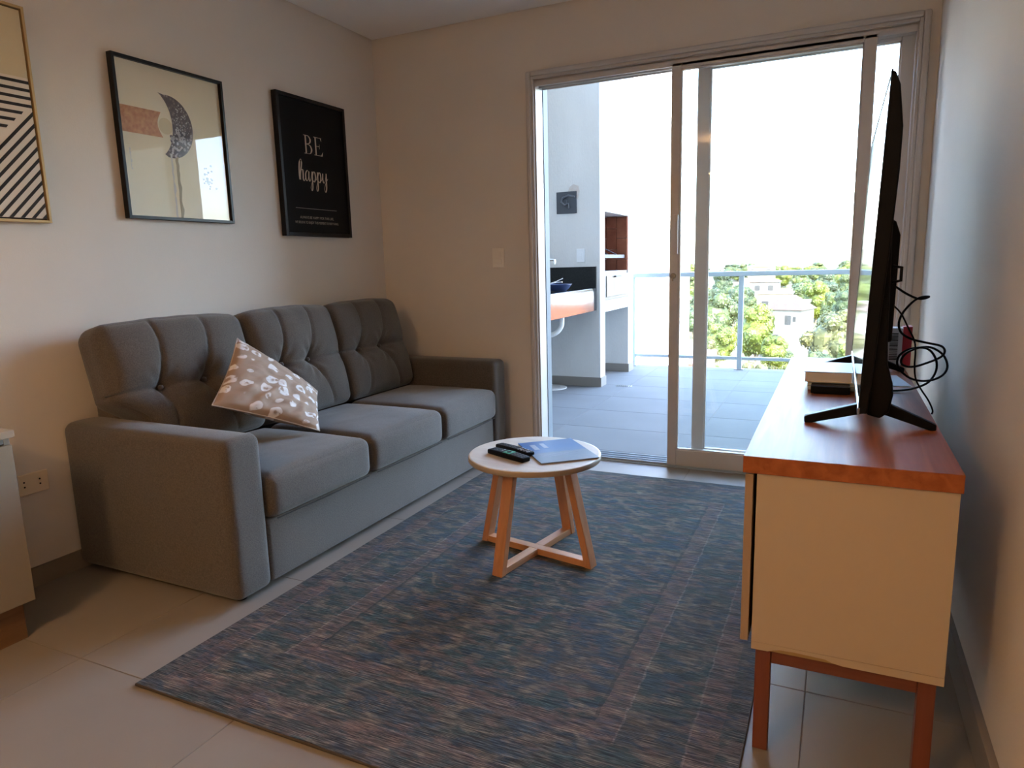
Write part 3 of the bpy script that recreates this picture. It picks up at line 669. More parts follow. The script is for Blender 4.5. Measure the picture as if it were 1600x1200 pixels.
cb2 = [(0.145, 2.55, 1.060), (0.158, 2.53, 1.041), (0.182, 2.52, 1.014), (0.205, 2.51, 0.969), (0.222, 2.485, 0.931), (0.226, 2.47, 0.898), (0.226, 2.465, 0.853), (0.232, 2.465, 0.812), (0.250, 2.48, 0.777), (0.275, 2.51, 0.738), (0.290, 2.52, 0.705), (0.29, 2.53, 0.690)]
t = MB().tube(smooth_path(cb2, 5), .0027, 8).build('aerial_cable', M_black); tag(t, 'thinner black cable running from the television down past the sideboard edge', 'cable')

# ================================================================== LEFT CABINET
cb = thing('low_cabinet', 'low white-fronted cabinet with wooden plinth at the left edge of the room', 'cabinet', (-2.60, .4, 0)); oc = Vector(cb.location)
def cp(x0, x1, y0, y1, z0, z1, name, m, bev=.001):
    ob = B(x0, x1, y0, y1, z0, z1).build(name, m, cb, bevel=bev); ob.location = -oc; return ob
M_cabw = mat('white_lacquer', (.30, .26, .20), .3); YE = 1.262
cp(XL + .001, -2.392, -.60, YE + .006, .692, .716, 'counter_top', mat('pale_stone_top', (.42, .34, .25), .5))
cp(XL + .001, -2.415, YE - .018, YE, .128, .6915, 'side_panel', M_cabw); cp(XL + .001, -2.415, -.59, -.572, .128, .6915, 'side_panel', M_cabw)
cp(XL + .001, -2.415, -.572, YE - .018, .128, .146, 'bottom_panel', M_cabw)
cp(-2.425, -2.415, -.572, YE - .018, .672, .690, 'grip_channel', M_steel)
for i in range(3):
    y1 = YE - .004 - i * .62; cp(-2.415, -2.397, y1 - .612, y1, .132, .668, 'door', M_cabw)
cp(XL + .013, -2.425, -.56, YE - .03, 0, .1275, 'plinth', wood_mat('plinth_wood', (.22, .12, .06), (.15, .075, .035), .5, 'Y'))

# ================================================================== WALL ART
def frame_bars(y0, y1, z0, z1, wd, dp, m, parent):
    mb = MB(); mb.box(0, dp, y0, y0 + wd, z0, z1); mb.box(0, dp, y1 - wd, y1, z0, z1); mb.box(0, dp, y0 + wd, y1 - wd, z0, z0 + wd); mb.box(0, dp, y0 + wd, y1 - wd, z1 - wd, z1)
    return mb.build('frame', m, parent, bevel=.0015)
# middle picture: crescent and copper band. local x = out of wall, y along wall, z up
Y2, Z2 = 2.052, 1.440; W2, H2 = .578, .677
p2 = thing('framed_picture', 'black framed picture of a speckled crescent and copper band under reflecting glass', 'picture', (XL + .002, Y2, Z2), 0, 'framed pictures above the sofa')
frame_bars(0, W2, 0, H2, .014, .030, M_blackframe, p2)
def art_mat():
    m = bpy.data.materials.new('crescent_print_ground'); m.use_nodes = True; N, L = nodes_of(m); b = N['Principled BSDF']; b.inputs['Roughness'].default_value = .6
    tc = N.new('ShaderNodeTexCoord')
    n = N.new('ShaderNodeTexNoise'); n.inputs['Scale'].default_value = 2.5; n.inputs['Detail'].default_value = 3; L.new(tc.outputs['Object'], n.inputs['Vector'])
    r = N.new('ShaderNodeValToRGB'); L.new(n.outputs['Fac'], r.inputs[0]); r.color_ramp.elements[0].position = .35; r.color_ramp.elements[1].position = .65
    r.color_ramp.elements[0].color = (.76, .68, .52, 1); r.color_ramp.elements[1].color = (.80, .70, .46, 1); L.new(r.outputs[0], b.inputs['Base Color']); return m
pr = B(.002, .012, .013, W2 - .013, .013, H2 - .013).build('print', art_mat(), p2)
xf = .0122
def flat(poly, name, m, x=xf, parent=pr, th=.0004):
    mb = MB(); mb.prism(poly, 'x', x, x + th); return mb.build(name, m, parent)
M_copper = mat('copper_speckle', (.42, .14, .035), .45, col2=(.60, .30, .12), vscale=60, detail=2)
# copper band with a scalloped right end
yl, yr = .013, .225; zt, zb = .475, .365
arc = [(yr - .022 * sin(pi * k / 10), zb + (zt - zb) * k / 10) for k in range(11)]
flat([(yl, zb), (yr, zb)] + arc[1:-1] + [(yr, zt), (yl, zt)], 'copper_band', M_copper)
def speckle_mat():
    m = bpy.data.materials.new('crescent_speckle'); m.use_nodes = True; N, L = nodes_of(m); b = N['Principled BSDF']; b.inputs['Roughness'].default_value = .5
    tc = N.new('ShaderNodeTexCoord'); v = N.new('ShaderNodeTexVoronoi'); v.inputs['Scale'].default_value = 62; L.new(tc.outputs['Object'], v.inputs['Vector'])
    r = N.new('ShaderNodeValToRGB'); L.new(v.outputs['Distance'], r.inputs[0]); e = r.color_ramp.elements
    e[0].position = .10; e[0].color = (.34, .29, .28, 1); e[1].position = .55; e[1].color = (.075, .045, .045, 1); q = e.new(.28); q.color = (.17, .11, .10, 1)
    L.new(r.outputs[0], b.inputs['Base Color']); return m
M_speck = speckle_mat()
# crescent (outer arc centre C, inner arc shifted left)
def arcpts(cy, cz, ry, rz_, a0, a1, n): return [(cy + ry * cos(a0 + (a1 - a0) * k / n), cz + rz_ * sin(a0 + (a1 - a0) * k / n)) for k in range(n + 1)]
outer = arcpts(.265, .418, .125, .137, radians(-100), radians(98), 30)
inner = arcpts(.172, .424, .108, .150, radians(64), radians(-60), 24)
poly = outer + inner
mb = MB()
nI = 30; ii = [inner[::-1][min(24, round(k * 24 / nI))] for k in range(nI + 1)]
vv = [(xf, *q) for q in outer] + [(xf, *q) for q in ii]
mb.add(vv, [(k, k + 1, nI + 2 + k, nI + 1 + k) for k in range(nI)]); mb.build('crescent', M_speck, pr)
# bubbles in and around the crescent
M_bub = [mat('bubble_dark', (.07, .045, .05), .5), mat('bubble_pale', (.58, .52, .50), .4)]
rnd = random.Random(11)
for mi in (0, 1):
    mb = MB()
    for i in range(150):
        a = radians(rnd.uniform(-88, 60)); q = rnd.uniform(.30, .97); r_ = rnd.uniform(.0018, .0055) * (1.3 if a < -.2 else .7)
        cy, cz = .262 + .122 * q * cos(a), .418 + .134 * q * sin(a); n_ = 9
        v = [(xf + .0006 + mi * .0002, cy + r_ * cos(2 * pi * k / n_), cz + r_ * sin(2 * pi * k / n_)) for k in range(n_)]; mb.add(v, [tuple(range(n_))])
    ob = mb.build('bubbles', M_bub[mi], pr); ob['kind'] = 'stuff'
mb = MB()
for i in range(26):
    cy, cz = rnd.gauss(.455, .016), rnd.gauss(.205, .024); r_ = rnd.uniform(.004, .0075); n_ = 9
    v = [(xf + .0006, cy + r_ * cos(2 * pi * k / n_), cz + r_ * .8 * sin(2 * pi * k / n_)) for k in range(n_)]; mb.add(v, [tuple(range(n_))])
ob = mb.build('berry_cluster', mat('berry_brown', (.06, .015, .012), .5), pr); ob['kind'] = 'stuff'
# torn pale and ochre drips under the crescent, gold moonlight spot
def drip(y0, w_, z0, z1, seed, m, nm):
    r2 = random.Random(seed); n_ = 14; Lh = []; Rh = []
    for k in range(n_ + 1):
        z = z0 + (z1 - z0) * k / n_; Lh.append((y0 + r2.uniform(-.002, .002), z)); Rh.append((y0 + w_ + r2.uniform(-.003, .003) * (1 + k / n_), z))
    mb = MB(); vv = [(xf + .0002, *q) for q in Lh] + [(xf + .0002, *q) for q in Rh]
    mb.add(vv, [(k, n_ + 1 + k, n_ + 2 + k, k + 1) for k in range(n_)]); mb.build(nm, m, pr)
drip(.253, .010, .300, .014, 1, mat('white_drip', (.62, .58, .52), .6), 'paint_drip')
drip(.278, .016, .290, .014, 2, mat('ochre_drip', (.40, .33, .20), .6), 'paint_drip')
drip(.048, .006, .300, .210, 3, mat('white_drip', (.62, .58, .52), .6), 'paint_drip')
mb = MB(); mb.lathe([(.001, 0), (.036, .0002)], (xf, .243, .417), 24, 'x'); mb.build('gold_disc', mat('gold_disc', (.62, .50, .28), .45), pr)
B(.0165, .0185, .012, W2 - .012, .012, H2 - .012).build('glass_pane', M_pglass, p2)

# right picture: BE happy
Y3, Z3 = 2.985, 1.390; W3, H3 = .572, .765
p3 = thing('framed_poster', 'black framed poster reading BE happy, nearest the corner of the room', 'picture', (XL + .002, Y3, Z3), 0, 'framed pictures above the sofa')
frame_bars(0, W3, 0, H3, .020, .034, M_blackframe, p3)
pp = B(.002, .022, .019, W3 - .019, .019, H3 - .019).build('poster_print', mat('poster_black', (.007, .007, .0075), .6, spec=.15), p3)
M_let = mat('cream_lettering', (.60, .50, .38), .6)
class INK:
    def __init__(s, x): s.mb = MB(); s.x = x
    def stroke(s, pts, wfun, steps=8):
        P = smooth_path([(0, y, z) for y, z in pts], steps); n = len(P); vs = []
        for i, p in enumerate(P):
            t_ = (P[min(i + 1, n - 1)] - P[max(i - 1, 0)]); t_ = t_.normalized() if t_.length > 0 else Vector((0, 1, 0))
            nn = Vector((0, -t_.z, t_.y)); w_ = wfun(i / (n - 1), t_) / 2; vs += [(s.x, *(p + nn * w_)[1:]), (s.x, *(p - nn * w_)[1:])]
        s.mb.add(vs, [(2 * i, 2 * i + 1, 2 * i + 3, 2 * i + 2) for i in range(n - 1)])
    def rect(s, y0, y1, z0, z1): s.mb.add([(s.x, y0, z0), (s.x, y1, z0), (s.x, y1, z1), (s.x, y0, z1)], [(0, 1, 2, 3)])
XI = .0224
ink = INK(XI)
# B : stem, serifs, two bowls
b0, bz0, bz1 = .205, .463, .565
ink.rect(b0 + .010, b0 + .021, bz0, bz1); ink.rect(b0, b0 + .040, bz1 - .003, bz1); ink.rect(b0, b0 + .040, bz0, bz0 + .003)
bw = lambda t, d: .003 + .009 * abs(d.z) ** 2
ink.stroke([(b0 + .021, bz1 - .0015), (b0 + .040, bz1 - .004), (b0 + .054, bz1 - .020), (b0 + .048, bz1 - .040), (b0 + .021, bz1 - .049)], bw)
ink.stroke([(b0 + .021, bz1 - .049), (b0 + .048, bz1 - .053), (b0 + .062, bz1 - .076), (b0 + .048, bz0 + .004), (b0 + .021, bz0 + .0015)], bw)
# E
e0 = b0 + .083
ink.rect(e0 + .010, e0 + .021, bz0, bz1); ink.rect(e0, e0 + .066, bz1 - .003, bz1); ink.rect(e0, e0 + .070, bz0, bz0 + .003); ink.rect(e0 + .021, e0 + .048, (bz0 + bz1) / 2, (bz0 + bz1) / 2 + .0025)
ink.mb.add([(XI, e0 + .066, bz1), (XI, e0 + .066, bz1 - .022), (XI, e0 + .056, bz1 - .003)], [(0, 2, 1)]); ink.mb.add([(XI, e0 + .070, bz0), (XI, e0 + .076, bz0 + .026), (XI, e0 + .058, bz0 + .003)], [(0, 1, 2)])
ink.rect(e0 + .046, e0 + .0485, (bz0 + bz1) / 2 - .012, (bz0 + bz1) / 2 + .014)
o_ = ink.mb.build('capital_lettering', M_let, pp)
# happy : brush script
ink = INK(XI); S = .112; h0, hz = .148, .312
def T(p): return [(h0 + u * .068 + .12 * v * S * 0, hz + v * S) for u, v in p]
sw = lambda t, d: .0030 + .0062 * max(0, -d.z) ** 2
ink.stroke(T([(.05, .02), (.02, .35), (.10, .80), (.25, 1.02), (.38, .95), (.33, .70), (.14, .30), (.10, .02)][::1]), lambda t, d: .0035 + .0065 * abs(d.z) ** 3 * (t < .35 or t > .6))
ink.stroke(T([(.10, .10), (.28, .48), (.46, .52), (.48, .30), (.46, .06), (.60, .00), (.80, .25)]), sw)
ink.stroke(T([(1.18, .45), (1.00, .52), (.80, .36), (.78, .10), (.90, .00), (1.06, .12), (1.20, .46)]), sw)
ink.stroke(T([(1.20, .48), (1.16, .18), (1.24, .00), (1.40, .12), (1.55, .46)]), sw)
def pl(u0):
    ink.stroke(T([(u0, .50), (u0 - .02, .10), (u0 - .04, -.30), (u0 - .16, -.46), (u0 - .26, -.32), (u0 - .10, -.06), (u0 + .10, .06)]), sw)
    ink.stroke(T([(u0, .30), (u0 + .14, .48), (u0 + .32, .46), (u0 + .38, .22), (u0 + .24, .00), (u0 + .06, .04)]), lambda t, d: .0035 + .0055 * abs(d.z) ** 2)
    ink.stroke(T([(u0 + .34, .10), (u0 + .50, .14), (u0 + .66, .46)]), lambda t, d: .0035)
pl(1.60); pl(2.28)
ink.stroke(T([(2.94, .48), (2.90, .18), (3.02, .00), (3.20, .12), (3.36, .46)]), sw)
ink.stroke(T([(3.38, .50), (3.36, .10), (3.32, -.28), (3.18, -.46), (3.06, -.32), (3.22, -.04), (3.56, .24)]), sw)
ink.mb.build('script_lettering', M_let, pp)
ink = INK(XI); ink.rect(.100, .452, .1560, .1585); ink.mb.build('rule_line', mat('grey_rule', (.30, .28, .25), .6), pp)
def text_obj(body, size, y, z, parent, m, x, name, width=None):
    cu = bpy.data.curves.new(name, 'FONT'); cu.body = body; cu.size = size; cu.align_x = 'CENTER'; cu.fill_mode = 'FRONT'
    tmp = bpy.data.objects.new(name, cu); COL.objects.link(tmp); bpy.context.view_layer.update()
    me = bpy.data.meshes.new_from_object(tmp.evaluated_get(bpy.context.evaluated_depsgraph_get())); COL.objects.unlink(tmp); bpy.data.objects.remove(tmp)
    xs = [v.co.x for v in me.vertices]; k = (width / (max(xs) - min(xs))) if width else 1
    for v in me.vertices: v.co = Vector((0, v.co.x * k, v.co.y))
    ob = bpy.data.objects.new(name, me); COL.objects.link(ob); me.materials.append(m); ob.parent = parent; ob.location = (x, y, z); return ob
M_let2 = mat('small_lettering', (.36, .32, .25), .6)
text_obj('ALWAYS BE HAPPY FOR THIS LIFE,', .020, .275, .100, pp, M_let2, XI, 'small_lettering', .29)
text_obj('WE BELIEVE TO ENJOY THIS MOMENT IS EVERYTHING.', .020, .275, .072, pp, M_let2, XI, 'small_lettering', .375)

# left picture: gold framed stripes
Y1_, Z1_ = 1.12, 1.405; W1, H1 = .600, .778
p1 = thing('framed_canvas', 'thin gold framed abstract with black diagonal stripes at the left edge', 'picture', (XL + .002, Y1_, Z1_), 0, 'framed pictures above the sofa')
frame_bars(0, W1, 0, H1, .010, .032, M_gold, p1)
fl = MB(); fl.box(.002, .016, .010, W1 - .010, .010, H1 - .010); fl.build('shadow_gap', M_dark, p1)
cv = B(.016, .027, .016, W1 - .016, .016, H1 - .016).build('canvas', mat('canvas_lower', (.76, .66, .53), .7, var=.05, vscale=4), p1)
cx = .0272; CY = W1 - .016
flat([(.016, .525), (CY, .525), (CY, H1 - .016), (.016, H1 - .016)], 'ochre_field', mat('ochre_field', (.66, .55, .34), .7, var=.06, vscale=4), cx, cv, .0003)
M_str = mat('black_stripe', (.022, .018, .016), .8)
# horizontal bars above the diagonal, shortened where it cuts them
zz = [.515, .487, .459, .431, .403, .375, .347]
for i, z in enumerate(zz):
    ye = CY if i < 4 else CY - .033 - (i - 4) * .030
    flat([(.016, z - .011), (ye - (.008 if i > 3 else 0), z - .011), (ye, z), (.016, z)], 'stripe', M_str, cx + .0003, cv, .0004)
# diagonals: parallel lines rising to the right edge
sl = 1.05; wv = .0155
for i in range(13):
    c = .408 - i * .0415       # height at the right edge
    pts = []
    ylo = CY - (c - .016) / sl if c - .016 > 0 else CY
    ylo = max(.016, ylo)
    if c - .016 < .01: continue
    za = c - (CY - ylo) * sl
    poly = [(CY, c), (ylo, max(.016, za)), (min(CY, ylo + wv / sl), .016) if za <= .017 else (ylo, za - wv), (CY, max(.016, c - wv))]
    flat(poly, 'stripe', M_str, cx + .0004, cv, .0004)

# ================================================================== TERRACE
ZT = -.030
tiled('terrace_floor', -2.80, 3.2, 4.11, 8.09, ZT, -.86, 6.05, 1.0, .60, M_terr, gap=.004, under=.25)
struct(B(-3.0, -2.802, 4.11, 8.09, -.3, 3.2).build('wall_terrace', M_stucco_smooth))
struct(B(2.4, 2.6, 4.11, 7.0, -.3, 5.3).build('wall_terrace_right', mat('beige_render', (.46, .42, .34), .9)))
# barbecue block
XF, XK = -2.113, -2.799
q = thing('barbecue', 'tall white rendered barbecue block with brick-lined firebox out on the terrace', 'barbecue', (-2.45, 7.1, ZT)); oq = Vector(q.location)
def qb(mb, name, m, bev=.0, parent=q):
    ob = mb.build(name, m, parent, bevel=bev)
    if parent is q: ob.location = -oq
    return ob
mbx = MB(); mbx.box(XK, XF, 6.500, 6.655, ZT, 4.6); mbx.box(XK, XF, 7.500, 7.690, ZT, 4.6)
qb(mbx, 'side_wall', M_stucco); 
mbx = MB(); mbx.box(XK, XF, 6.655, 7.500, 1.687, 4.6); mbx.box(XK, XF, 6.655, 7.500, .705, .818); mbx.box(XK, XK + .03, 6.655, 7.5, ZT, 1.687); mbx.box(-2.70, XF - .02, 6.655, 7.5, 1.08, 1.105)
qb(mbx, 'chimney_mass', M_stucco_smooth)
# upright fire bricks lining the firebox
me_cache = {}
def brickp(x0, x1, y0, y1, z0, z1):
    ob = B(x0, x1, y0, y1, z0, z1).build('fire_brick', M_firebrick, q, bevel=.002); ob.location = -oq
xs = [-2.70, -2.585, -2.470, -2.355, -2.240, -2.118]
for i in range(5):
    zc = 1.108
    for zi, hb in enumerate((.225, .225, .13) if i % 2 else (.12, .225, .23)):
        brickp(xs[i] + .002, xs[i + 1] - .002, 7.478, 7.4995, zc, min(1.684, zc + hb - .004)); brickp(xs[i] + .002, xs[i + 1] - .002, 6.6555, 6.677, zc, min(1.684, zc + hb - .004)); zc += hb
ys = [6.68 + .133 * k for k in range(7)]
for i in range(6):
    zc = 1.108
    for hb in ((.225, .225, .13) if i % 2 else (.12, .225, .23)):
        brickp(-2.72, -2.70, ys[i] + .002, min(7.476, ys[i + 1] - .002), zc, min(1.684, zc + hb - .004)); zc += hb
# hanging grill
gr = MB(); 
for k in range(16):
    y = 6.70 + k * .05; gr.bar((-2.66, y, 1.235), (-2.155, y, 1.262), .026, .008)
gr.bar((-2.155, 6.69, 1.256), (-2.155, 7.46, 1.256), .022, .035); gr.bar((-2.66, 6.69, 1.230), (-2.66, 7.46, 1.230), .02, .03)
qb(gr, 'grill_grate', M_iron)
gc = MB(); gc.tube([(-2.16, 7.20, 1.275), (-2.40, 7.15, 1.40), (-2.62, 7.10, 1.60)], .006, 8); gc.tube([(-2.16, 6.90, 1.275), (-2.40, 6.92, 1.38), (-2.62, 6.95, 1.60)], .006, 8); qb(gc, 'hanging_rod', M_iron)
# ash drawer door
ad = MB(); ad.box(XF - .02, XF - .002, 6.660, 7.495, .820, 1.078); qb(ad, 'ash_door_surround', mat('worn_metal', (.17, .155, .14), .55, metal=.2, var=.1, vscale=12), .003)
ad = MB(); ad.box(XF - .002, XF + .007, 6.700, 7.460, .850, 1.060); dd = qb(ad, 'ash_door', mat('dull_steel', (.16, .15, .13), .45, metal=.3, var=.15, vscale=6), .003)
hh = MB(); hh.bar((XF + .022, 6.93, 1.052), (XF + .022, 7.13, 1.052), .020, .014); hh.build('handle', M_iron, dd)
# stains below the drawer
st = MB()
for (y, w_, l_) in ((6.78, .03, .055), (6.9, .02, .08), (7.02, .03, .06), (7.15, .02, .085), (7.3, .025, .05)): st.box(XF, XF + .0008, y, y + w_, .815 - l_, .817)
qb(st, 'soot_stain', mat('soot_stain', (.34, .27, .24), .9))
# skirting around the legs
M_skt = mat('terrace_skirting', (.20, .18, .16), .5)
for y in (6.488, 7.488):
    sk = MB(); sk.box(XK + .031, XF + .012, y, y + .0118, ZT, .062); sk.box(XF, XF + .012, y + .0118, y + (.167 if y < 7 else .202), ZT, .062); qb(sk, 'skirting', M_skt)
# iron flue damper plate with a crank and rust mark
dm = thing('flue_damper', 'dark square iron damper plate with a crank, above the outdoor counter', 'damper', (-2.448, 6.4985, 1.675))
B(-.104, .104, -.012, 0, 0, .208).build('plate', M_iron, dm, bevel=.003)
mb = MB(); mb.tube([(.09, -.02, .155), (.03, -.03, .17), (-.03, -.035, .15), (-.045, -.035, .11), (-.01, -.035, .08), (.03, -.035, .095), (.035, -.035, .05)], .009, 8); mb.build('crank_handle', mat('worn_iron', (.10, .11, .13), .4), dm)
mb = MB(); mb.lathe([(.02, -.03), (.026, -.025), (.026, -.012)], (-.01, 0, .11), 16, 'y'); mb.build('pivot', M_iron, dm)
mb = MB(); mb.add([(.015, -.0006, .208), (.115, -.0006, .13), (.135, -.0006, .20), (.125, -.0006, .255), (.07, -.0006, .275), (.03, -.0006, .25)], [(0, 1, 2, 3, 4, 5)]); mb.build('rust_mark', mat('rust_mark', (.46, .39, .34), .9, col2=(.50, .49, .48), vscale=25), dm)
# outdoor switch
t = thing('outdoor_switch', 'white switch plate on the outdoor wall above the black splashback', 'switch', (-2.308, 6.4995, 1.205))
B(-.042, .042, -.010, 0, 0, .128).build('cover_plate', mat('outdoor_white', (.66, .68, .70), .4), t, bevel=.003)
B(-.020, .020, -.015, -.010, .066, .098).build('switch_key', mat('outdoor_white', (1, 1, 1)), t, bevel=.002); B(-.020, .020, -.015, -.010, .03, .062).build('switch_key', MATS['outdoor_white'], t, bevel=.002)
# counter with apron
ct = thing('outdoor_counter', 'polished black granite counter with a deep front apron on the terrace', 'counter', (-2.47, 5.35, .73)); o3 = Vector(ct.location)
def cb_(mb, name, m, bev=.0):
    ob = mb.build(name, m, ct, bevel=bev); ob.location = -o3; return ob
top = MB(); top.box(-2.799, -2.150, 4.35, 5.20, .925, .950); top.box(-2.799, -2.150, 5.80, 6.478, .925, .950); top.box(-2.799, -2.66, 5.20, 5.80, .925, .950); top.box(-2.30, -2.150, 5.20, 5.80, .925, .950)
cb_(top, 'worktop', M_granite, .002); cb_(B(-2.170, -2.146, 4.35, 6.478, .733, .9245), 'front_apron', M_granite, .002)
cb_(B(-2.799, -2.146, 4.352, 4.376, .733, .9245), 'end_apron', M_granite)
cb_(B(-2.799, -2.15, 6.478, 6.4995, .733, 1.158), 'splashback', mat('honed_granite', (.006, .006, .007), .45, spec=.2, col2=(.014, .016, .016), vscale=120), .001)
snk = MB(); snk.box(-2.66, -2.645, 5.20, 5.80, .78, .926); snk.box(-2.315, -2.30, 5.20, 5.80, .78, .926); snk.box(-2.645, -2.315, 5.20, 5.215, .78, .926); snk.box(-2.645, -2.315, 5.785, 5.80, .78, .926); snk.box(-2.645, -2.315, 5.215, 5.785, .78, .79)
cb_(snk, 'sink_basin', M_steel)
pipe = smooth_path([(-2.20, 5.68, .80), (-2.20, 5.68, .70), (-2.21, 5.68, .64), (-2.26, 5.66, .585), (-2.36, 5.64, .565), (-2.55, 5.60, .565), (-2.78, 5.60, .565)], 6)
pm = MB(); pm.tube(pipe, .021, 12); cb_(pm, 'waste_pipe', mat('white_pvc', (.82, .82, .80), .4))
fc = thing('outdoor_tap', 'curved chrome tap reaching out above the outdoor counter', 'tap', (-2.62, 6.05, .9505))
mb = MB(); mb.tube(smooth_path([(0, 0, 0), (0, 0, .14), (.02, 0, .215), (.08, 0, .262), (.15, 0, .282), (.205, 0, .282), (.215, 0, .27), (.215, 0, .24)], 6), .011, 12); mb.build('spout', M_chrome, fc)
mb = MB(); mb.lathe([(.026, 0), (.026, .012), (.018, .02), (.018, .06)], (0, 0, 0), 20); mb.build('tap_base', M_chrome, fc)
mb = MB(); mb.bar((0, -.015, .07), (.03, -.07, .09), .012, .01); mb.build('lever', M_chrome, fc)
bw_ = thing('washing_up_bowl', 'dark blue bowl standing on the outdoor counter near the tap', 'bowl', (-2.33, 5.93, .9505))
mb = MB(); mb.lathe([(.075, 0), (.10, .02), (.125, .055), (.13, .06), (.122, .058), (.095, .024), (.07, .006)], n=32); mb.build('bowl_shell', mat('navy_plastic', (.03, .05, .13), .35), bw_)
mb = MB(); mb.tube([(-.1, -.05, .055), (-.02, .02, .085), (.03, .05, .11)], .005, 8); mb.tube([(-.11, .02, .05), (-.02, .0, .075), (.05, -.02, .08)], .004, 8); mb.build('cutlery', M_chrome, bw_)
# drain cover and drain
dc = thing('drain_cover', 'round white access cover set in the terrace floor', 'drain cover', (-2.57, 6.295, ZT))
MB().lathe([(.165, 0), (.165, .006), (.155, .010), (.0, .010)][:3], n=40).build('disc', mat('white_cover', (.40, .39, .37), .6), dc)
MB().lathe([(.10, .010), (.10, .0108), (.096, .0108)], n=40).build('ring', mat('cover_ring', (.3, .29, .27), .6), dc)
fd = thing('floor_drain', 'small dark linear drain in the terrace floor beside the barbecue', 'drain', (-1.90, 6.60, ZT))
B(-.08, .08, -.025, .025, 0, .004).build('grate_frame', M_steel, fd)
for k in range(7): B(-.07 + k * .021, -.062 + k * .021, -.02, .02, .004, .0052).build('slot', M_dark, fd)

# railing
rl = thing('terrace_railing', 'pale metal railing with glass panels along the terrace edge', 'railing', (0, 8.0, ZT)); orl = Vector(rl.location)
def rb(mb, name, m, bev=.0):
    ob = mb.build(name, m, rl, bevel=bev); ob.location = -orl; return ob
rb(B(-2.799, 3.2, 7.965, 8.035, 1.008, 1.060), 'top_rail', M_alu_out, .006)
px_ = [-2.19 + 1.216 * k for k in range(5)]
for x in px_:
    rb(B(x - .026, x + .026, 7.975, 8.025, ZT + .008, 1.007), 'post', M_alu_out, .003); rb(B(x - .05, x + .05, 7.95, 8.05, ZT, ZT + .0078), 'base_plate', mat('plate_grey', (.30, .33, .38), .5))
edges = [-2.799] + px_ + [3.2]
for a, b in zip(edges[:-1], edges[1:]):
    if b - a < .08: continue
    a2 = a + (.027 if a in px_ else 0); b2 = b - (.027 if b in px_ else 0)
    rb(B(a2, b2, 7.98, 8.02, .078, .112), 'bottom_rail', M_alu_out, .002)
    rb(B(a2 + .004, b2 - .004, 7.996, 8.004, .1125, 1.0075), 'glass_panel', M_glass)

# ================================================================== LANDSCAPE
ZG = -15.0
g = MB(); n_ = 40; vs = []
def gz(x, y):
    r_ = math.hypot(x, y); return ZG + max(0, r_ - 150) * .055 + 1.2 * mnoise.noise(Vector((x * .01, y * .01, 0)))
xs_ = [-420 + 21 * i for i in range(41)]; ys_ = [5 + 13 * j for j in range(41)]
g.add([(x, y, gz(x, y) if y > 12 else ZG) for y in ys_ for x in xs_], [(j * 41 + i, j * 41 + i + 1, (j + 1) * 41 + i + 1, (j + 1) * 41 + i) for j in range(40) for i in range(40)], True)
struct(g.build('ground', mat('grassy_ground', (.035, .042, .008), .95, col2=(.06, .042, .026), vscale=.06)))
def foliage_mat(name, c1, c2):
    m = bpy.data.materials.new(name); m.use_nodes = True; N, L = nodes_of(m); b = N['Principled BSDF']; b.inputs['Roughness'].default_value = .6
    tc = N.new('ShaderNodeTexCoord'); n = N.new('ShaderNodeTexNoise'); n.inputs['Scale'].default_value = .9; n.inputs['Detail'].default_value = 4; L.new(tc.outputs['Object'], n.inputs['Vector'])
    r = N.new('ShaderNodeValToRGB'); r.color_ramp.elements[0].position = .38; r.color_ramp.elements[1].position = .62; r.color_ramp.elements[0].color = (*c2, 1); r.color_ramp.elements[1].color = (*c1, 1)
    L.new(n.outputs['Fac'], r.inputs[0]); L.new(r.outputs[0], b.inputs['Base Color'])
    t_ = N.new('ShaderNodeBsdfTranslucent'); L.new(r.outputs[0], t_.inputs[0]); mx = N.new('ShaderNodeMixShader'); mx.inputs[0].default_value = .3
    L.new(b.outputs[0], mx.inputs[1]); L.new(t_.outputs[0], mx.inputs[2]); L.new(mx.outputs[0], N['Material Output'].inputs[0]); return m
F = {'bright': foliage_mat('bright_leaves', (.085, .098, .001), (.040, .058, .001)), 'green': foliage_mat('green_leaves', (.050, .064, .006), (.018, .030, .004)), 'olive': foliage_mat('olive_leaves', (.066, .062, .012), (.036, .040, .008)), 'blue': foliage_mat('bluish_leaves', (.032, .052, .011), (.012, .024, .007))}
M_bark = mat('bark', (.16, .11, .07), .9)
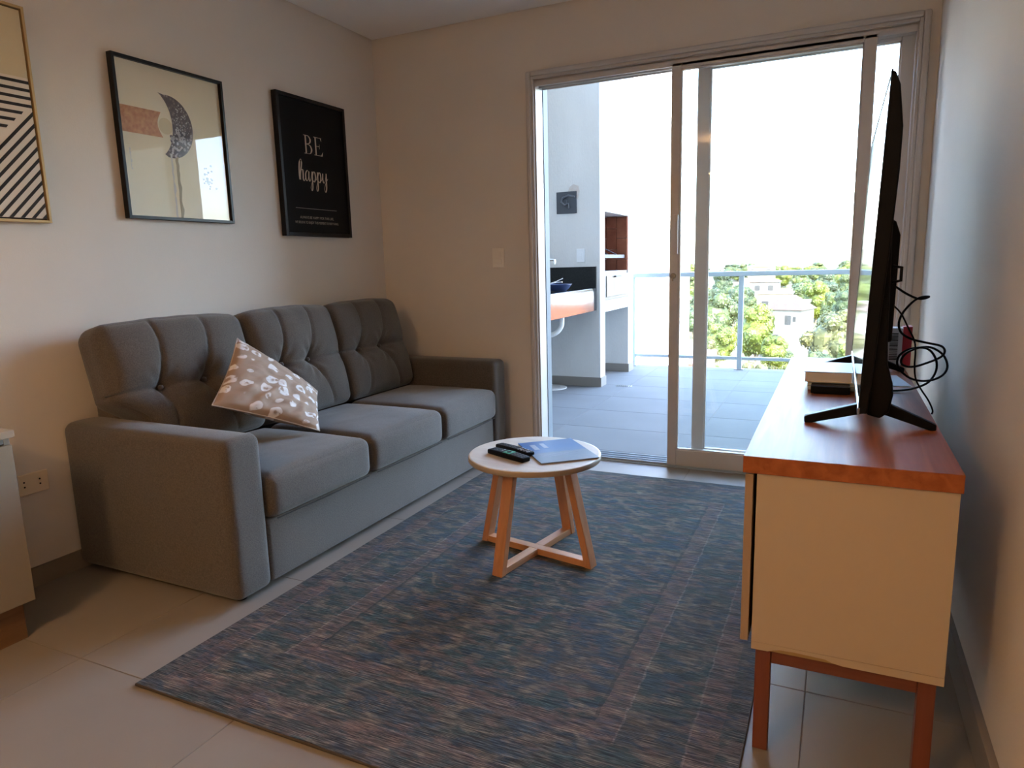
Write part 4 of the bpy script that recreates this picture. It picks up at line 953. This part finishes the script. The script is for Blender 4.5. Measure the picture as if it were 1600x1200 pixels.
def crown_mesh(seed, nleaf=6500, flat_=.8):
    r2 = random.Random(seed); lobes = []
    for i in range(24):
        a = r2.uniform(0, 2 * pi); h_ = r2.uniform(.35, 1.62); d = r2.uniform(.15, .70) * (1 - .45 * abs(h_ - .85)); lobes.append((Vector((d * cos(a), d * sin(a), h_)), r2.uniform(.22, .36)))
    lobes.append((Vector((0, 0, 1.0)), .62)); lobes.append((Vector((0, 0, .7)), .60))
    mb = MB()
    for i in range(nleaf):
        c, r_ = r2.choice(lobes); v = Vector((r2.gauss(0, 1), r2.gauss(0, 1), r2.gauss(0, 1))).normalized(); p = c + v * r_ * r2.uniform(.80, 1.04)
        p.z *= flat_ * 1.25; s = r2.uniform(.028, .055); nn = (v + Vector((r2.uniform(-.7, .7), r2.uniform(-.7, .7), r2.uniform(-.2, .9)))).normalized(); u = nn.orthogonal().normalized(); w_ = nn.cross(u)
        a = r2.uniform(0, 6.3); u2 = u * cos(a) + w_ * sin(a); w2 = nn.cross(u2)
        mb.add([p - u2 * s, p - w2 * s * .6, p + u2 * s, p + w2 * s * .6], [(0, 1, 2, 3)])
    for c, r_ in lobes:      # inner foliage mass behind the leaf sprays
        n1, n2 = 7, 10; vv = []
        for a in range(n1 + 1):
            for b in range(n2):
                th_, ph = pi * a / n1, 2 * pi * b / n2; d = Vector((sin(th_) * cos(ph), sin(th_) * sin(ph), cos(th_))); q = c + d * r_ * .84 * (1 + .12 * mnoise.noise(d * 3 + c * 5)); q.z *= flat_ * 1.25; vv.append(q)
        mb.add(vv, [(a * n2 + b, (a + 1) * n2 + b, (a + 1) * n2 + (b + 1) % n2, a * n2 + (b + 1) % n2) for a in range(n1) for b in range(n2)])
    return mb.mesh('crown')
crowns = [crown_mesh(s) for s in (1, 2, 3, 4)]
cmesh = {}
for k, m in F.items():
    for i, c in enumerate(crowns):
        me = c.copy(); me.materials.append(m); cmesh[k, i] = me
tk = MB(); tk.tube([(0, 0, 0), (.02, .01, .3), (0, .03, .7)], [.07, .05, .03], 8)
for a in (.4, 2.4, 4.4): tk.tube([(0, .0, .25), (.22 * cos(a), .22 * sin(a), .5), (.33 * cos(a), .33 * sin(a), .75)], [.035, .025, .012], 6)
tkm = tk.mesh('trunk'); tkm.materials.append(M_bark)
def tree(kind, x, y, z0, hgt, rad, label, group):
    t = thing('tree', label, 'tree', (x, y, z0), random.uniform(0, 6), group); ch = min(hgt, 2.1 * rad)
    c = bpy.data.objects.new('crown', cmesh[kind, random.randrange(4)]); COL.objects.link(c); c.parent = t; c.scale = (rad, rad, ch / 2.0); c.location = (0, 0, hgt - ch)
    k = bpy.data.objects.new('trunk', tkm); COL.objects.link(k); k.parent = t; k.scale = (rad * .6, rad * .6, hgt)
def at(px, D, py=430):
    u, v = (px - 800) / 1074.4, (py - 600) / 1074.4; q = rt * u + dn * v + fw; return (q.x / q.y * D, D)
def tree_px(kind, px, topz, D, wpx, label, group, z0=None):
    x, y = at(px, D); z0 = gz(x, y) if z0 is None else z0; rad = wpx / 1074 * D * 1.0
    tree(kind, x, y, z0, (topz - z0) * .95, rad, label, group)
def zt_of(py, D, px=1230):
    u, v = (px - 800) / 1074.4, (py - 600) / 1074.4; q = rt * u + dn * v + fw; return 1.2 + q.z / q.y * D
NG = 'trees below the terrace'; placed = [(at(1238, 118)[0], 118, 4.5), (at(1213, 150)[0], 150, 4.5), (at(1256, 142)[0], 142, 2.5), (at(1196, 190)[0], 190, 5), (at(1190, 245)[0], 245, 6)]
for kind, px, py, D, wpx, lab in (
    ('bright', 1185, 458, 92, 44, 'large bright yellow-green tree right of the railing post'),
    ('bright', 1215, 512, 74, 26, 'low bright bush-like tree in front of the large yellow-green one'),
    ('bright', 1128, 492, 78, 30, 'bright yellow-green tree just left of the railing post'),
    ('green', 1118, 440, 120, 46, 'tall green tree behind the bright tree left of the railing post'),
    ('blue', 1083, 470, 100, 22, 'bluish green tree beside the white tower wall'),
    ('olive', 1105, 520, 70, 24, 'small olive tree at the foot of the white tower'),
    ('olive', 1303, 467, 100, 50, 'wide pale olive tree to the right of the white house'),
    ('bright', 1340, 522, 76, 30, 'bright green tree low in front of the wide olive tree'),
    ('green', 1288, 537, 84, 30, 'low green tree below the wide olive tree'),
    ('green', 1226, 536, 84, 30, 'low green tree in front of the white house'),
    ('olive', 1185, 556, 62, 30, 'olive shrubby tree seen under the bottom rail'),
    ('bright', 1118, 560, 62, 30, 'yellow-green shrubby tree seen under the bottom rail'),
    ('green', 1265, 572, 58, 40, 'nearest dark green tree close under the terrace'),
    ('bright', 1400, 500, 80, 40, 'bright tree hidden partly behind the television'),
    ('green', 1262, 436, 178, 34, 'round green tree behind the flat white roof'),
    ('green', 1322, 440, 140, 34, 'broad green tree behind the pale olive one'),
    ('blue', 1288, 432, 200, 26, 'bluish tree on the rise behind the houses')):
    x, y = at(px, D); tree_px(kind, px, zt_of(py, D), D, wpx, lab, NG); placed.append((x, y, wpx / 1074 * D))
rnd = random.Random(21); FG = 'distant trees along the skyline'
def free(px, D, wpx, k=.86):
    x, y = at(px, D); rad = wpx / 1074 * D
    if any(math.hypot(x - a, y - b) < k * (rad + c) for a, b, c in placed): return False
    placed.append((x, y, rad)); return True
NAMES = {'green': 'green', 'blue': 'bluish', 'olive': 'olive', 'bright': 'yellow-green'}
n_ok = 0
for i in range(900):
    if n_ok >= 92: break
    far = rnd.random() < .55; D = rnd.uniform(190, 330) if far else rnd.uniform(125, 185)
    px = rnd.uniform(1070, 1430) if rnd.random() < .72 else rnd.uniform(850, 1900); wpx = rnd.uniform(13, 22) if far else rnd.uniform(18, 30)
    py = (rnd.uniform(401, 411) + (330 - D) * .10) if far else 424 + (190 - D) * .45 + rnd.uniform(-4, 8)
    if 1172 < px < 1280 and D < 160: continue
    if 1172 < px < 1222 and D < 250: continue
    if not free(px, D, wpx): continue
    kind = rnd.choice(('green', 'blue', 'olive', 'green', 'bright')); nm = NAMES[kind]; n_ok += 1
    if far: tree_px(kind, px, zt_of(py, D), D, wpx, 'distant %s tree on the skyline beyond the railing' % nm, FG + ', ' + nm)
    else: tree_px(kind, px, zt_of(py, D), D, wpx, '%s tree among the houses in the middle distance' % nm, 'trees among the houses, ' + nm)

M_hw = mat('house_white', (.105, .10, .095), .9); M_hy = mat('house_cream', (.095, .075, .048), .9); M_roof = mat('brown_roof', (.024, .013, .011), .9); M_win = mat('window_dark', (.015, .015, .017), .3); M_tin = mat('tin_roof', (.085, .088, .09), .5)
# white house with brown hipped roof
def house(name, label, px, D, w_, dp, z0, z1, rz_, wallm, roofm, wins, roofh):
    x, y = at(px, D); t = thing(name, label, 'house', (x, y, z0), rz_)
    mb = MB(); mb.box(-w_ / 2, w_ / 2, -dp / 2, dp / 2, 0, z1 - z0); mb.build('wall', wallm, t)
    e = .4; h_ = z1 - z0; mb = MB()
    if roofh > .5:
        mb.add([(-w_ / 2 - e, -dp / 2 - e, h_), (w_ / 2 + e, -dp / 2 - e, h_), (w_ / 2 + e, dp / 2 + e, h_), (-w_ / 2 - e, dp / 2 + e, h_), (-w_ / 6, 0, h_ + roofh), (w_ / 6, 0, h_ + roofh)], [(0, 1, 5, 4), (1, 2, 5), (2, 3, 4, 5), (3, 0, 4), (3, 2, 1, 0)])
    else: mb.box(-w_ / 2 - .2, w_ / 2 + .2, -dp / 2 - .2, dp / 2 + .2, h_, h_ + .35)
    mb.build('roof', roofm, t)
    for (u, v, a, b) in wins:
        f_ = MB(); f_.box(u - a / 2 - .1, u + a / 2 + .1, -dp / 2 - .08, -dp / 2, v - b / 2 - .1, v + b / 2 + .1); fo = f_.build('window', M_hw, t)
        g_ = MB(); g_.box(u - a / 2, u + a / 2, -dp / 2 - .10, -dp / 2 - .08, v - b / 2, v + b / 2); g_.build('pane', M_win, fo)
house('villa', 'white two-storey villa with a brown roof among the trees below', 1236, 118, 5.6, 5.5, -14.5, -6.9, radians(-18), M_hw, M_roof, [(.9, 6.0, 1.0, 1.5), (-1.4, 3.2, 1.8, 1.0), (1.9, 6.2, .5, .8)], 2.2)
house('flat_roof_house', 'long low white house with a flat roof behind the villa', 1213, 150, 6.5, 5, -14, -6.0, 0, M_hy, M_tin, [(-1.7, 6, 1.3, 1.2), (1.6, 6, 1.3, 1.2)], 0)
house('shed', 'small white flat-roofed building right behind the villa', 1256, 142, 2.6, 3, -14, -7.2, 0, M_hw, M_tin, [(0, 5, 1, 1)], 0)
house('cottage', 'cream cottage with a low roof below the skyline', 1196, 190, 7, 6, -13, -4.9, 0, M_hw, mat('pink_roof', (.08, .04, .03), .9), [(-1.6, 6.6, 1.3, 1.3), (1.6, 6.6, 1.3, 1.3)], 1.2)
house('hill_house', 'pale house between the skyline trees left of centre', 1190, 245, 8, 8, -10, -1.7, 0, M_hy, M_tin, [(-2.4, 7, 1.4, 1.2), (2.4, 7, 1.4, 1.2)], 0)
# white tower directly beyond the railing, and the annexe at its foot
tw = thing('tower_block', 'tall plain white tower wall just beyond the terrace railing', 'building', (-11.1, 33, ZG))
B(-5.2, 4.75, -1.5, 0, 0, 24).build('wall', mat('tower_white', (.50, .49, .48), .9), tw); B(-5.3, 4.85, -1.6, .1, 24, 24.5).build('parapet', MATS['tower_white'], tw)
an = thing('tower_annexe', 'low pinkish annexe with a brick parapet beside the white tower', 'building', (-8.55, 38, ZG))
B(-1.5, 2.2, -3, 3, 0, 10.5).build('wall', mat('annexe_pink', (.16, .12, .105), .9), an); B(-1.6, 2.3, -3.1, 3.1, 10.5, 11.0).build('parapet', mat('annexe_brick', (.07, .03, .022), .9), an)

nb = thing('brick_block', 'terracotta apartment block standing off to the right of the terrace', 'building', (21, 62, ZG))
B(-5, 6, -4, 4, 0, 12.6).build('wall', mat('terracotta_wall', (.30, .11, .06), .9), nb); B(-5.2, 6.2, -4.2, 4.2, 12.6, 13.1).build('parapet', MATS['tower_white'], nb)
# ================================================================== INTERIOR LAMPS (own light, plus added upward fill)
UP_FILL = 1.3
def ceiling_lamp(x, y, label, power, r=.17, drop=.40):
    t = thing('ceiling_lamp', label, 'lamp', (x, y, ZC - drop), 0, 'ceiling lamps behind the camera')
    MB().lathe([(r, .0), (r + .01, .01), (r + .01, .05)], n=40).build('lamp_rim', M_white, t)
    m = bpy.data.materials.get('lamp_diffuser') or bpy.data.materials.new('lamp_diffuser'); m.use_nodes = True; b = m.node_tree.nodes['Principled BSDF']
    b.inputs['Emission Color'].default_value = (1, .66, .36, 1); b.inputs['Emission Strength'].default_value = 3
    MB().lathe([(r - .01, -.006), (r - .004, -.002), (r - .002, .001)], n=40).build('diffuser', m, t)
    l = bpy.data.lights.new('lamp_and_fill', 'AREA'); l.shape = 'DISK'; l.size = 2 * r; l.energy = power; l.color = (1, .58, .27)
    lo = bpy.data.objects.new('lamp_and_fill', l); COL.objects.link(lo); lo.parent = t; lo.location = (0, 0, -.012)
    l2 = l.copy(); l2.energy = power * UP_FILL; l2.size = 2 * r; lo2 = bpy.data.objects.new('lamp_and_fill', l2); COL.objects.link(lo2); lo2.parent = t; lo2.location = (0, 0, .075); lo2.rotation_euler = (pi, 0, 0)  # second disc light facing up, added to brighten the ceiling
    MB().tube([(0, 0, .05), (0, 0, drop)], .006, 8).build('stem', M_white, t)
ceiling_lamp(-1.35, -1.1, 'round warm ceiling lamp behind the camera near the cabinet', WARM_POWER)
